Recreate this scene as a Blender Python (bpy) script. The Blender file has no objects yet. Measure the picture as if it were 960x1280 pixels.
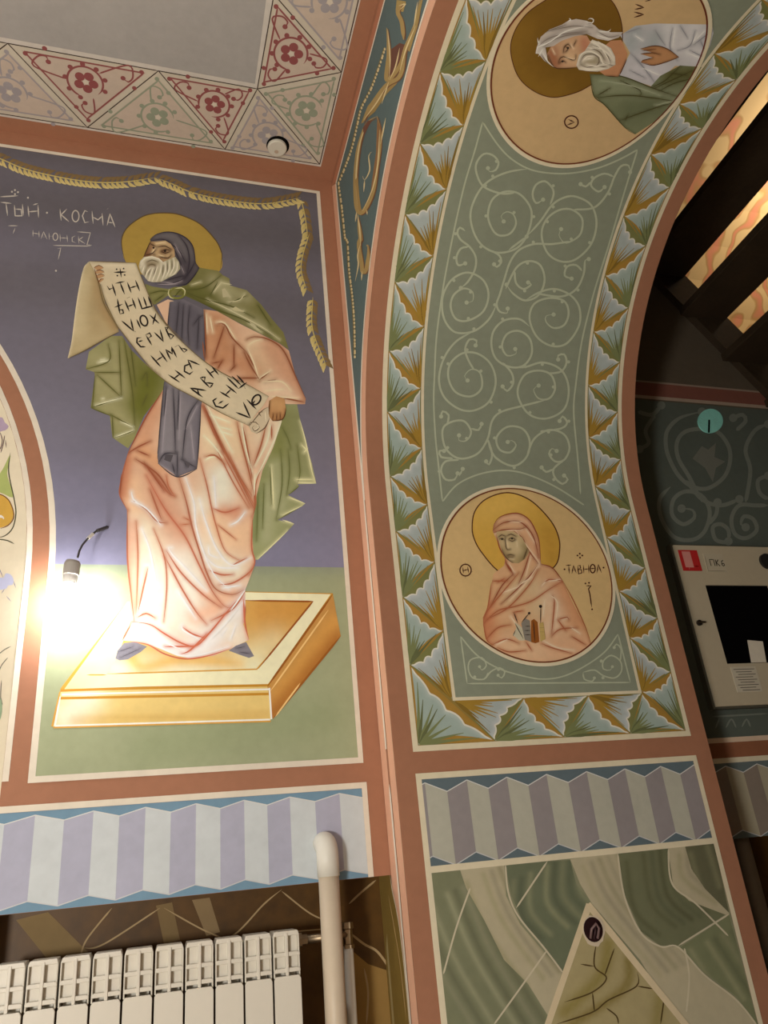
import bpy, bmesh, math, random
import numpy as np
from mathutils import Vector, Matrix
from mathutils.geometry import delaunay_2d_cdt
random.seed(7); rng = np.random.default_rng(7)

# ---------------------------------------------------------------- scale, camera, light
S, EYE = 4/3, 1.15                      # plan units -> metres, eye height above the floor
FPX = 966.05
CR = np.array([0.96020624, -0.26417801, -0.09063088])
CU = np.array([-0.03132856, -0.42433341, 0.90496391])
CF = np.array([0.27752928, 0.86611265, 0.41572391])
D, DJ, DN, DR = 1.9, 1.7831, 1.9575, 2.0      # back wall, jamb, far-room wall, dado recess
XA, X2, ZC = 0.5373, 1.3941, 2.1893           # arch wall near face, far face, ceiling
ZS, RA = 0.9151, 0.77                         # springing height and radius of the arch
CY = DJ - RA
FLOOR = -EYE/S
def V(x, y, z): return (x*S, y*S, z*S + EYE)

sc = bpy.context.scene
C = sc.collection
cam_d = bpy.data.cameras.new('camera'); cam = bpy.data.objects.new('camera', cam_d); C.objects.link(cam)
cam_d.sensor_fit = 'AUTO'; cam_d.sensor_width = 36; cam_d.lens = FPX/1280*36; cam_d.clip_start = .02
M = Matrix(((CR[0], CU[0], -CF[0], 0), (CR[1], CU[1], -CF[1], 0), (CR[2], CU[2], -CF[2], EYE), (0, 0, 0, 1)))
cam.matrix_world = M
sc.camera = cam
w = bpy.data.worlds.new('world'); sc.world = w; w.use_nodes = True
w.node_tree.nodes['Background'].inputs[0].default_value = (1, .93, .82, 1)
w.node_tree.nodes['Background'].inputs[1].default_value = .02
def lamp(name, loc, power, size, col):
    d = bpy.data.lights.new(name, 'POINT'); d.energy = power; d.shadow_soft_size = size; d.color = col
    o = bpy.data.objects.new(name, d); C.objects.link(o); o.location = V(*loc); return o
lamp('unseen_room_lamp', (-1.0, -.25, -.15), 178, .22, (1, .955, .885))  # unseen lamp, added low behind the camera to brighten the arch soffit
lamp('unseen_room_lamp', (-.45, .1, 1.9), 16, .2, (1, .955, .885))
lamp('stair_lamp', (3.2, 1.9, 2.9), 34, .1, (1, .8, .56))
vs = sc.view_settings
vs.view_transform = 'Standard'; vs.look = 'None'; vs.gamma = 1; vs.use_curve_mapping = False; vs.exposure = .36

# ---------------------------------------------------------------- materials
def lin(c): return tuple((v/255/12.92) if v/255 <= .04045 else ((v/255+.055)/1.055)**2.4 for v in c)
def mat(name, col=None, rough=.6, metal=0, noise=.06, scale=6, bump=0, emit=None, attr=False, spec=.35):
    m = bpy.data.materials.new(name); m.use_nodes = True
    n, l = m.node_tree.nodes, m.node_tree.links
    b = n['Principled BSDF']; b.inputs['Roughness'].default_value = rough; b.inputs['Metallic'].default_value = metal
    b.inputs['Specular IOR Level'].default_value = spec
    tc = n.new('ShaderNodeTexCoord')
    def nz(s, det=4):
        t = n.new('ShaderNodeTexNoise'); t.inputs['Scale'].default_value = s; t.inputs['Detail'].default_value = det
        l.new(tc.outputs['Object'], t.inputs['Vector']); return t
    t1, t2 = nz(scale), nz(scale*7)
    add = n.new('ShaderNodeMath'); add.operation = 'ADD'; l.new(t1.outputs['Fac'], add.inputs[0]); l.new(t2.outputs['Fac'], add.inputs[1])
    mr = n.new('ShaderNodeMapRange'); mr.inputs['From Min'].default_value = .6; mr.inputs['From Max'].default_value = 1.4
    mr.inputs['To Min'].default_value = 1-noise; mr.inputs['To Max'].default_value = 1+noise; l.new(add.outputs[0], mr.inputs['Value'])
    mx = n.new('ShaderNodeVectorMath'); mx.operation = 'SCALE'; l.new(mr.outputs['Result'], mx.inputs['Scale'])
    if attr:
        a = n.new('ShaderNodeAttribute'); a.attribute_name = 'Col'; l.new(a.outputs['Color'], mx.inputs[0])
    else: mx.inputs[0].default_value = lin(col)
    l.new(mx.outputs['Vector'], b.inputs['Base Color'])
    if bump:
        bp = n.new('ShaderNodeBump'); bp.inputs['Strength'].default_value = bump; bp.inputs['Distance'].default_value = .004
        l.new(t2.outputs['Fac'], bp.inputs['Height']); l.new(bp.outputs['Normal'], b.inputs['Normal'])
    if emit:
        b.inputs['Emission Color'].default_value = (*emit[0], 1); b.inputs['Emission Strength'].default_value = emit[1]
    return m
PAINT = mat('mural_paint', attr=True, rough=.7, noise=.07, scale=5, spec=.25)
TERRA = mat('terracotta_wall_paint', (165, 116, 90), .7, noise=.07, scale=5, spec=.25)
PLASTER = mat('plaster', (205, 198, 182), .8, noise=.04)
CEILM = mat('ceiling_paint', (172, 168, 164), .8, noise=.07, scale=3)
DADO = mat('dado_paint', (86, 58, 16), .5, noise=.35, scale=3.5)
FLOORM = mat('floor_stone', (186, 174, 156), .5, noise=.1)
ENAMEL = mat('white_enamel', (216, 211, 198), .35, noise=.02)
PIPEM = mat('painted_pipe', (205, 190, 168), .45, noise=.04)
PIPEW = mat('white_plastic_pipe', (222, 220, 210), .4, noise=.03)
CHROME = mat('chrome', (150, 132, 108), .42, 1, noise=.05)
DARKW = mat('dark_stair_wood', (54, 43, 31), .5, noise=.3, scale=9)
NEXTM = mat('far_room_paint', (96, 86, 72), .75, noise=.08)
BLACKM = mat('black_glass', (9, 8, 9), .25, noise=.02, spec=.12)
SOCKET = mat('grey_socket', (160, 155, 148), .5, noise=.05)
WIREM = mat('wire', (70, 68, 70), .5, noise=.1)
CABM = mat('cabinet_enamel', (196, 184, 158), .45, noise=.04)
REDM = mat('maroon_cavity', (40, 12, 16), .6, noise=.3, scale=30)
BULBM = mat('lit_bulb', (255, 250, 240), .4, noise=0, emit=((1, .97, .94), 100))

# ---------------------------------------------------------------- objects
def tag(o, label=None, cat=None, group=None, kind=None):
    for k, v in (('label', label), ('category', cat), ('group', group), ('kind', kind)):
        if v: o[k] = v
    return o
def mesh_obj(name, verts, faces, material, parent=None, cols=None, smooth=False):
    me = bpy.data.meshes.new(name); me.from_pydata([tuple(v) for v in verts], [], faces)
    if cols is not None:
        a = me.color_attributes.new('Col', 'FLOAT_COLOR', 'POINT')
        c = np.ones((len(verts), 4), 'f'); c[:, :3] = cols; a.data.foreach_set('color', c.ravel())
    if smooth: me.polygons.foreach_set('use_smooth', [True]*len(me.polygons))
    me.materials.append(material)
    o = bpy.data.objects.new(name, me); C.objects.link(o)
    if parent: attach(o, parent)
    return o
def attach(o, parent):
    o.parent = parent; o.matrix_parent_inverse = Matrix.Translation(-Vector(parent.location))
def thing(name, loc, label, cat, group=None):
    o = bpy.data.objects.new(name, None); C.objects.link(o); o.location = V(*loc); o.empty_display_size = .05
    return tag(o, label, cat, group)
class MB:                                   # solid-mesh collector in plan units
    def __init__(s): s.v, s.f = [], []
    def box(s, x0, x1, y0, y1, z0, z1):
        b = len(s.v); s.v += [V(x, y, z) for z in (z0, z1) for y in (y0, y1) for x in (x0, x1)]
        s.f += [tuple(b+i for i in q) for q in ((0, 2, 3, 1), (4, 5, 7, 6), (0, 1, 5, 4), (2, 6, 7, 3), (0, 4, 6, 2), (1, 3, 7, 5))]; return s
    def prism(s, pts, y0, y1):              # XZ outline extruded along Y
        b = len(s.v); n = len(pts); s.v += [V(x, y0, z) for x, z in pts] + [V(x, y1, z) for x, z in pts]
        s.f += [tuple(b+i for i in range(n)), tuple(b+n+i for i in reversed(range(n)))]
        s.f += [(b+i, b+n+i, b+n+(i+1) % n, b+(i+1) % n) for i in range(n)]; return s
    def tube(s, path, r, n=14, caps=True):  # path of plan points, r number or list
        P = [Vector(p) for p in path]; b = len(s.v); rs = r if isinstance(r, (list, tuple)) else [r]*len(P)
        up = None
        for i, p in enumerate(P):
            t = (P[min(i+1, len(P)-1)]-P[max(i-1, 0)]).normalized()
            if up is None: up = t.orthogonal().normalized()
            up = (up - t*up.dot(t)).normalized(); q = t.cross(up)
            for k in range(n):
                a = 2*math.pi*k/n; s.v.append(V(*(p+(up*math.cos(a)+q*math.sin(a))*rs[i])))
        for i in range(len(P)-1):
            for k in range(n): s.f.append((b+i*n+k, b+i*n+(k+1) % n, b+(i+1)*n+(k+1) % n, b+(i+1)*n+k))
        if caps:
            s.f.append(tuple(b+k for k in reversed(range(n)))); s.f.append(tuple(b+(len(P)-1)*n+k for k in range(n)))
        return s
    def obj(s, name, m, parent=None, smooth=False, bevel=0):
        o = mesh_obj(name, s.v, s.f, m, parent, smooth=smooth)
        bm = bmesh.new(); bm.from_mesh(o.data); bmesh.ops.recalc_face_normals(bm, faces=bm.faces); bm.to_mesh(o.data); bm.free()
        if bevel:
            md = o.modifiers.new('bevel', 'BEVEL'); md.width = bevel; md.segments = 2; md.limit_method = 'ANGLE'
        return o

# ---------------------------------------------------------------- painted surfaces
def rays(p):
    p = np.atleast_2d(np.asarray(p, float)); return CF + CR*((p[:, :1]-480)/FPX) - CU*((p[:, 1:]-640)/FPX)
class Flat:
    def __init__(s, axis, val, sign, size=1.0): s.ax, s.val, s.sg = axis, val, sign; s.o = [i for i in range(3) if i != axis]
    def px(s, p): d = rays(p); t = s.val/d[:, s.ax]; return (d*t[:, None])[:, s.o]
    def at(s, uv, h):
        P = np.zeros((len(uv), 3)); P[:, s.o] = uv; P[:, s.ax] = s.val + s.sg*h/S; return P
class Soffit:                               # u = X, v = arc length from eye level up the jamb and over
    def px(s, p):
        d = rays(p); t = DJ/d[:, 1]; z = d[:, 2]*t
        a = d[:, 1]**2+d[:, 2]**2; b = -(d[:, 1]*CY+d[:, 2]*ZS); c = CY*CY+ZS*ZS-RA*RA
        t2 = (-b+np.sqrt(np.maximum(b*b-a*c, 0)))/a
        up = z > ZS; t = np.where(up, t2, t)
        v = np.where(up, ZS+RA*np.arctan2(d[:, 2]*t-ZS, d[:, 1]*t-CY), z)
        return np.stack([d[:, 0]*t, v], 1)
    def at(s, uv, h):
        uv = np.asarray(uv); th = np.maximum(uv[:, 1]-ZS, 0)/RA; r = RA-h/S; st = uv[:, 1] <= ZS
        over = th > math.pi; thc = np.minimum(th, math.pi)
        z = np.where(st, uv[:, 1], ZS+r*np.sin(thc)); z = np.where(over, ZS-(th-math.pi)*RA, z)
        return np.stack([uv[:, 0], CY+r*np.cos(thc), z], 1)
LX, LZ, LR, LK = -1.4946, .718, 1.185, 2.2   # left arch: centre, radius of its arris, splay
class Splay:                                 # splayed reveal of the left arch, u,v = X,Z of the hit
    def px(s, p): return s.hit(p)
    def hit(s, p):
        d = rays(p); lo = D/d[:, 1]; hi = lo*1.6
        for _ in range(40):
            m = (lo+hi)/2; P = d*m[:, None]; r = np.hypot(P[:, 0]-LX, np.maximum(P[:, 2]-LZ, 0))
            ins = r < LR-LK*(P[:, 1]-D); lo = np.where(ins, m, lo); hi = np.where(ins, hi, m)
        P = d*lo[:, None]; return P
    def at(s, P, h): return P - np.array([.41, .91, 0])*(np.asarray(h)/S).reshape(-1, 1)
BACK, CEIL, ARCH, NEXT, DADOS = Flat(1, D, -1), Flat(2, ZC, -1), Flat(0, XA, -1), Flat(1, DN, -1), Flat(1, DR, -1)
SOFF, SPLAY = Soffit(), Splay()

def catmull(P, closed=False, step=None, n=6):
    P = np.asarray(P, float); m = len(P)
    if m < 3: 
        k = n if m == 2 else 1
        return np.array([P[0]+(P[-1]-P[0])*t for t in np.linspace(0, 1, k+1)])
    out = []
    for i in range(m if closed else m-1):
        if closed: a, b, c, d = P[i-1], P[i], P[(i+1) % m], P[(i+2) % m]
        else: a, b, c, d = P[max(i-1, 0)], P[i], P[i+1], P[min(i+2, m-1)]
        k = n if step is None else max(2, int(np.hypot(*(c-b))/step))
        for t in np.arange(k)/k:
            out.append(.5*(2*b+(c-a)*t+(2*a-5*b+4*c-d)*t*t+(3*b-a-3*c+d)*t**3))
    if not closed: out.append(P[-1])
    return np.array(out)
def dense(P, step, closed=True):
    P = np.asarray(P, float); out = []
    for i in range(len(P) if closed else len(P)-1):
        a, b = P[i], P[(i+1) % len(P)]; k = max(1, int(math.ceil(np.hypot(*(b-a))/step)))
        out += [a+(b-a)*t/k for t in range(k)]
    if not closed: out.append(P[-1])
    return np.array(out)
def inside(pts, poly):
    x, y = pts[:, 0], pts[:, 1]; r = np.zeros(len(pts), bool); n = len(poly)
    for i in range(n):
        (x0, y0), (x1, y1) = poly[i], poly[(i+1) % n]
        if y0 == y1: continue
        c = ((y0 > y) != (y1 > y)) & (x < (x1-x0)*(y-y0)/(y1-y0)+x0); r ^= c
    return r
def pdist(pts, line):
    d = np.full(len(pts), 1e9)
    for a, b in zip(line[:-1], line[1:]):
        ab = b-a; t = np.clip(((pts-a)@ab)/max(ab@ab, 1e-12), 0, 1); d = np.minimum(d, np.hypot(*(pts-a-t[:, None]*ab).T))
    return d
class Sheet:                                 # paint laid on a surface; px = photo frame, uv = surface plan
    k = 0
    def __init__(s, surf, layer=1, gain=1.0, inc=1.2e-5):
        Sheet.k = (Sheet.k+1) % 16; s.su, s.h, s.g, s.inc = surf, layer*.0004+Sheet.k*2.3e-5, gain, inc; s.soft = []; s.v, s.f, s.c, s.nv = [], [], [], 0
        s.pinc = 1.5e-4 if surf is SOFF else 1e-5
    def col(s, c): return np.minimum(np.array(lin(c))*s.g, .92)
    def add(s, pts, faces, cols, uv, dh=0.):
        U = np.asarray(pts, float) if uv else s.su.px(pts)
        s.h += s.inc; P = s.su.at(U, s.h+dh*s.inc)
        b = s.nv; s.nv += len(P); s.v.append(P); s.f += [tuple(b+i for i in f) for f in faces]; s.c.append(np.broadcast_to(cols, (len(P), 3)))
    def poly(s, P, c, smooth=False, grid=None, soft=(), uv=False, holes=(), gradfn=None):
        k = 1000 if uv else 1
        P = np.asarray(P, float)*k
        if smooth: P = catmull(P, True, step=(grid or 4))
        if grid: P = dense(P, grid)
        if np.hypot(*(P[0]-P[-1])) < 1e-6: P = P[:-1]
        pts = [P]; faces = [list(range(len(P)))]
        if grid:
            x0, y0 = P.min(0); x1, y1 = P.max(0)
            gx, gy = np.meshgrid(np.arange(x0+grid/2, x1, grid), np.arange(y0+grid/2, y1, grid)); gx[::2] += grid/2
            G = np.stack([gx.ravel(), gy.ravel()], 1); G = G[inside(G, P)] if len(G) else G
            if len(G): pts.append(G)
        A = np.concatenate(pts)
        r = delaunay_2d_cdt([Vector(q) for q in A], [], faces, 1, 1e-5)
        W = np.array([tuple(q) for q in r[0]]); tri = r[2]
        cols = np.tile(s.col(c), (len(W), 1))
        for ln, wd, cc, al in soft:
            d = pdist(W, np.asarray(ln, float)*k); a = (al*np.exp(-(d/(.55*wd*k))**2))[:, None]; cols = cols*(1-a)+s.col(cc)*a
        s.h += s.pinc; s.add(W/k, tri, cols, uv); s.h += s.pinc*.6
        if grid and not uv: s.soft.append((len(s.c)-1, W)); s.c[-1] = np.array(cols)
    def stroke(s, P, wd, c, smooth=True, taper=(.12, .12), closed=False, uv=False, c2=None):
        P = np.asarray(P, float)
        st = (.006 if uv else 3)
        P = catmull(P, closed, step=st) if smooth and len(P) > 2 else dense(P, st*2, closed)
        if closed: P = np.vstack([P, P[:1]])
        T = np.gradient(P, axis=0); T /= np.maximum(np.hypot(*T.T), 1e-9)[:, None]; N = np.stack([-T[:, 1], T[:, 0]], 1)
        L = np.r_[0, np.cumsum(np.hypot(*np.diff(P, axis=0).T))]; t = L/max(L[-1], 1e-9)
        ww = np.full(len(P), wd/2.)
        if not closed:
            a, b = taper
            if a: ww *= np.minimum(1, .15+.85*t/a)
            if b: ww *= np.minimum(1, .15+.85*(1-t)/b)
        A, B = P+N*ww[:, None], P-N*ww[:, None]; n = len(P)
        cc = s.col(c)
        if c2 is not None: cc = s.col(c)*(1-t[:, None])+s.col(c2)*t[:, None]; cc = np.vstack([cc, cc])
        s.add(np.vstack([A, B]), [(i, i+1, n+i+1, n+i) for i in range(n-1)], cc, uv, np.r_[t, t]*.8)
    def strokes(s, L, wd, c, **k):
        for q in L: s.stroke(q, wd, c, **k)
    def disc(s, p, r, c, uv=False, ry=None, n=14):
        a = np.arange(n)*2*math.pi/n; s.add(np.stack([p[0]+r*np.cos(a), p[1]+(ry or r)*np.sin(a)], 1), [tuple(range(n))], s.col(c), uv)
    def ring(s, p, r, wd, c, uv=True, n=96, ry=None):
        a = np.arange(n)*2*math.pi/n; s.stroke(np.stack([p[0]+r*np.cos(a), p[1]+(ry or r)*np.sin(a)], 1), wd, c, smooth=False, closed=True, uv=uv)
    def grid(s, u0, u1, v0, v1, c, du=10, dv=.02):
        un = np.linspace(u0, u1, 2 if du > 5 else int((u1-u0)/du)+2); vn = np.linspace(v0, v1, max(2, int(abs(v1-v0)/dv)+2)) if s.su is SOFF else np.linspace(v0, v1, 2)
        a, b = np.meshgrid(un, vn); m = len(un)
        f = [(j*m+i, j*m+i+1, (j+1)*m+i+1, (j+1)*m+i) for j in range(len(vn)-1) for i in range(m-1)]
        s.add(np.stack([a.ravel(), b.ravel()], 1), f, s.col(c), True)
    def obj(s, name, parent=None):
        P = np.concatenate(s.v)*S; P[:, 2] += EYE
        o = mesh_obj(name, P, s.f, PAINT, parent, cols=np.concatenate(s.c))
        return o
CROPS = dict(a=(140, 255, 6), b=(80, 310, 6), c=(180, 340, 4.36364), d=(80, 420, 4.8), e=(240, 500, 5.33333), g=(130, 560, 4.36364), h=(130, 680, 4.36364),
             i=(50, 700, 2.4), m=(540, 590, 3.84), n=(590, 610, 6.4), o=(590, 700, 5.64706), q=(600, 0, 3.2), r=(640, 0, 6), s=(560, 780, 3.55556),
             t=(530, 140, 4.57143), u=(530, 380, 4.57143), v=(480, 140, 2.66667), w=(0, 0, 2), x=(300, 80, 5.33333), y=(0, 90, 6.4), z=(400, 0, 4),
             A=(480, 920, 2), B=(0, 160, 4), E=(200, 240, 3.42857), F=(0, 940, 1.92), G=(760, 60, 2.56), H=(760, 460, 2.56), J=(0, 420, 2.2069), K=(410, 300, 6.4))
def T(txt):                                  # 'c 1,2 3,4 d 5,6' -> photo-frame points; a letter switches the survey crop
    out = []; cr = (0, 0, 1)
    for tk in txt.split():
        if tk in CROPS: cr = CROPS[tk]; continue
        if tk == 'p': cr = (0, 0, 1); continue
        a, b = tk.split(','); out.append((cr[0]+float(a)/cr[2], cr[1]+float(b)/cr[2]))
    return np.array(out)
def TL(cr, txt): return [T(cr+' '+q) for q in txt.split(';') if q.strip()]
def ell(cr, cx, cy, rx, ry, rot=0, n=18):
    o = CROPS[cr]; a = np.arange(n)*2*math.pi/n; x, y = rx*np.cos(a), ry*np.sin(a); k, q = math.cos(rot), math.sin(rot)
    return np.stack([o[0]+(cx+x*k-y*q)/o[2], o[1]+(cy+x*q+y*k)/o[2]], 1)
WHITE = (226, 217, 200); TER = (165, 116, 90)

# ---------------------------------------------------------------- the setting
def quad_wall(name, pts, m, kind='structure', parent=None):
    o = mesh_obj(name, [V(*p) for p in pts], [tuple(range(len(pts)))], m, parent)
    return tag(o, kind=kind) if not parent else o
def cdt_wall(name, outer, holes, fn, m, thick=None):
    pts = list(outer); faces = [list(range(len(outer)))]
    r = delaunay_2d_cdt([Vector(p) for p in outer], [], faces, 1, 1e-6)
    o = mesh_obj(name, [V(*fn(*p)) for p in r[0]], r[2], m); return tag(o, kind='structure')
XL = -4.2; YR = -3.2; XR = 3.6; ZT = 3.4
ZB = -.018                                           # lower edge of the proud upper wall
# back wall: proud upper part with the tall left arch cut away
th = np.linspace(0, math.pi, 49)
arcpts = [(LX+LR*math.cos(a), LZ+LR*math.sin(a)) for a in th]
outer = [(LX+LR, ZB), (XA, ZB), (XA, ZC), (XL, ZC), (XL, ZB), (LX-LR, ZB)] + arcpts[::-1]
wall_back = cdt_wall('wall_back', outer, [], lambda x, z: (x, D, z), TERRA)
# splayed reveal of that arch and the window wall at its end
prof = [(LX+LR, FLOOR)] + [(LX+LR, z) for z in (ZB, .3)] + arcpts + [(LX-LR, .3), (LX-LR, FLOOR)]
dep = .22; vv, ff = [], []
for x, z in prof:
    dx, dz = x-LX, max(z-LZ, 0); r = math.hypot(dx, dz); k = (LR-LK*dep)/r
    vv += [V(x, D, z), V(LX+dx*k, D+dep, (LZ+dz*k) if z > LZ else z)]
ff = [(2*i, 2*i+1, 2*i+3, 2*i+2) for i in range(len(prof)-1)]
tag(mesh_obj('wall_reveal', vv, ff, mat('reveal_paint', (224, 214, 190), .75, noise=.05)), kind='structure')
quad_wall('wall_niche', [(XL, D+dep, FLOOR), (XA, D+dep, FLOOR), (XA, D+dep, ZC), (XL, D+dep, ZC)], PLASTER)
# recessed dado below the proud wall, its soffit, and the return beside the pier
mb = MB(); mb.v += [V(LX+LR, DR, FLOOR), V(XA, DR, FLOOR), V(XA, DR, ZB), V(LX+LR, DR, ZB), V(LX+LR, D, ZB), V(XA, D, ZB)]
mb.f += [(0, 1, 2, 3), (3, 2, 5, 4)]
wall_dado = tag(mesh_obj('wall_dado', mb.v, mb.f, DADO), kind='structure')
# arch wall: near face, far face, soffit
aa = np.linspace(0, math.pi, 65)
arch_o = [(DJ, FLOOR), (DR, FLOOR), (DR, ZC), (YR, ZC), (YR, FLOOR), (DJ-2*RA, FLOOR)] + [(CY+RA*math.cos(a), ZS+RA*math.sin(a)) for a in aa[::-1]]
wall_arch = cdt_wall('wall_arch', arch_o, [], lambda y, z: (XA, y, z), TERRA)
arch_f = [(DJ, FLOOR), (DR+.05, FLOOR), (DR+.05, ZT), (YR, ZT), (YR, FLOOR), (DJ-2*RA, FLOOR)] + arch_o[6:]
cdt_wall('wall_arch_far', arch_f, [], lambda y, z: (X2, y, z), NEXTM)
sv = np.r_[np.linspace(FLOOR, ZS, 20), np.linspace(ZS, ZS+math.pi*RA, 260)[1:], ZS+math.pi*RA+ZS-FLOOR]
P = np.concatenate([SOFF.at(np.stack([np.full(len(sv), x), sv], 1), 0) for x in (XA, X2)]); n = len(sv)
wall_soffit = tag(mesh_obj('wall_soffit', [V(*p) for p in P], [(i, i+1, n+i+1, n+i) for i in range(n-1)], TERRA, smooth=True), kind='structure')
ceiling = quad_wall('ceiling', [(XL, YR, ZC), (XL, D, ZC), (XA, D, ZC), (XA, YR, ZC)], TERRA)
quad_wall('floor', [(XL, YR, FLOOR), (XR, YR, FLOOR), (XR, D+.5, FLOOR), (XL, D+.5, FLOOR)], FLOORM)
quad_wall('wall_left', [(XL, YR, FLOOR), (XL, D+.5, FLOOR), (XL, D+.5, ZC), (XL, YR, ZC)], PLASTER)
quad_wall('wall_rear', [(XL, YR, FLOOR), (XR, YR, FLOOR), (XR, YR, ZT), (XL, YR, ZT)], PLASTER)
# far room: wall with its dado recess, right wall, lit painted vault above the stairs
STEEP = (1.458-1.945)/(2.173-1.826)                    # slope of the stair along the far wall
def sz(x): return 1.945+STEEP*(x-1.826)
wall_next = quad_wall('wall_next', [(X2, DN, ZB), (XR, DN, ZB), (XR, DN, 1.2), (2.42, DN, sz(2.42)+.2), (X2, DN, sz(X2)+.2)], NEXTM)
mb = MB(); mb.v += [V(X2, DN+.1, FLOOR), V(XR, DN+.1, FLOOR), V(XR, DN+.1, ZB), V(X2, DN+.1, ZB), V(X2, DN, ZB), V(XR, DN, ZB)]
mb.f += [(0, 1, 2, 3), (3, 2, 5, 4)]
tag(mesh_obj('wall_dado_far', mb.v, mb.f, DADO), kind='structure')
quad_wall('wall_right', [(XR, YR, FLOOR), (XR, D+1, FLOOR), (XR, D+1, ZT+1), (XR, YR, ZT+1)], NEXTM)
def vault_mat():
    m = mat('vault_painting', (232, 190, 110), .7, noise=.15); n, l = m.node_tree.nodes, m.node_tree.links
    tc = n.new('ShaderNodeTexCoord'); wv = n.new('ShaderNodeTexWave'); wv.inputs['Scale'].default_value = .9; wv.inputs['Distortion'].default_value = 22; wv.inputs['Detail Scale'].default_value = 1.6; wv.inputs['Detail'].default_value = 3
    l.new(tc.outputs['Object'], wv.inputs['Vector'])
    cr = n.new('ShaderNodeValToRGB'); e = cr.color_ramp.elements
    e[0].color = (*lin((222, 150, 120)), 1); e[1].color = (*lin((226, 200, 150)), 1); e[1].position = .6
    q = e.new(.35); q.color = (*lin((196, 158, 104)), 1)
    l.new(wv.outputs['Color'], cr.inputs[0]); l.new(cr.outputs[0], n['Principled BSDF'].inputs['Base Color']); return m
vv = [V(X2, DN+1.1, ZB), V(XR, DN+1.1, ZB)]; a2 = np.linspace(0, math.pi/2, 17)
for a in a2:
    y, z = DN + 1.1 - 2.4 + 2.4*math.cos(a), 1.9+1.5*math.sin(a)
    vv += [V(X2, y, z), V(XR, y, z)]
vv += [V(X2, YR, 3.42), V(XR, YR, 3.42)]
tag(mesh_obj('ceiling_far', vv, [(2*i, 2*i+1, 2*i+3, 2*i+2) for i in range(len(vv)//2-1)], vault_mat(), smooth=False), kind='structure')
quad_wall('wall_stairwell', [(X2, DN+.12, ZB), (X2, DN+1.1, ZB), (X2, DN+1.1, ZT), (X2, DN+.12, ZT)], NEXTM)

# ---------------------------------------------------------------- painted fields and frame lines (children of their walls)
XF = -.243                                           # right edge of the white line round the left arch
def arch_line(r0, z0, z1=None, x1=None):             # polyline along an offset of the left arch, from height z0 up and over
    pts = [(LX+r0, z0), (LX+r0, LZ)] + [(LX+r0*math.cos(a), LZ+r0*math.sin(a)) for a in np.linspace(0, math.pi*.62, 40)[1:]]
    return np.array(pts)
def clipz(P, zmax): return np.array([p for p in P if p[1] <= zmax])
FR = LX + 0                                           # (centre of left arch)
r_out = XF-LX; PT = 2.118
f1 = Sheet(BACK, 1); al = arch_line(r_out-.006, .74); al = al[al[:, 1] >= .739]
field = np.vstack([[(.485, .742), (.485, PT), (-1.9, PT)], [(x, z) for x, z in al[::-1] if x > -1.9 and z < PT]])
f1.poly(field, (118, 115, 130), uv=True, grid=30, soft=[([(-2, z), (.6, z)], .22, c, .8) for z, c in ((.78, (142, 142, 172)), (.95, (134, 133, 158)), (1.15, (124, 122, 140)), (1.6, (106, 102, 110)), (1.9, (100, 96, 102)), (2.15, (98, 94, 98)))]); f1.obj('blue_field', wall_back)  # bulb-light falloff painted into the blue: paler low, dim grey above
f2 = Sheet(BACK, 1); f2.poly([(XF-.004, .245), (.487, .245), (.487, .742), (XF-.004, .742)], (164, 172, 138), uv=True, grid=14,
    soft=[([(-.25, .742), (.49, .745)], .05, (140, 150, 135), .7), ([(0, .3), (.4, .35)], .1, (150, 162, 124), .6)]); f2.obj('green_field', wall_back)
f3 = Sheet(BACK, 3)
f3.stroke([(.4865, .24), (.4865, 2.1245)], .0125, WHITE, smooth=False, taper=(0, 0), uv=True)
f3.stroke([(-1.9, 2.1245), (.4925, 2.1245)], .0125, WHITE, smooth=False, taper=(0, 0), uv=True)
f3.stroke([(XF-.0145, .2405), (.4925, .2405)], .0135, WHITE, smooth=False, taper=(0, 0), uv=True)
f3.stroke(arch_line(r_out-.0075, .2345), .0145, WHITE, smooth=False, taper=(0, 0), uv=True)
f3.stroke(arch_line(LR+.007, .24), .013, WHITE, smooth=False, taper=(0, 0), uv=True)
f3.stroke([(LX+LR, .1825), (.4965, .1825)], .0135, WHITE, smooth=False, taper=(0, 0), uv=True)
f3.stroke([(.49, ZB), (.49, .189)], .013, WHITE, smooth=False, taper=(0, 0), uv=True)
f3.obj('frame_line', wall_back)
# arch wall: teal spandrel and pink edge strips with white lines
f4 = Sheet(ARCH, 1); RB = RA+.055
sp = [(1.843, ZC-.075), (YR+.1, ZC-.075), (YR+.1, ZS), (CY-RB, ZS)] + [(CY+RB*math.cos(a), ZS+RB*math.sin(a)) for a in np.linspace(math.pi, .02, 60)]
sp = [p for p in sp if p[0] <= 1.8431] + [(1.8431, ZS+.05)]
f4.poly(sp, (92, 111, 113), uv=True); f4.obj('teal_field', wall_arch)
f5 = Sheet(ARCH, 1); W2 = (236, 226, 210); PK = (224, 174, 146)
f5.poly([(1.895, FLOOR), (1.847, FLOOR), (1.847, ZC-.07), (1.895, ZC-.03)], PK, uv=True)
f5.poly([(1.895, ZC-.025), (1.84, ZC-.07), (YR+.1, ZC-.07), (YR+.1, ZC-.025)], (186, 126, 98), uv=True)
inn = [(CY+(RA+.004)*math.cos(a), ZS+(RA+.004)*math.sin(a)) for a in np.linspace(0, math.pi, 80)]
out = [(CY+(RA+.05)*math.cos(a), ZS+(RA+.05)*math.sin(a)) for a in np.linspace(0, math.pi, 80)]
f5.poly([(DJ+.004, FLOOR)]+inn+out[::-1]+[(DJ+.05, FLOOR)], PK, uv=True); f5.obj('pink_strip', wall_arch)
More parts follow.
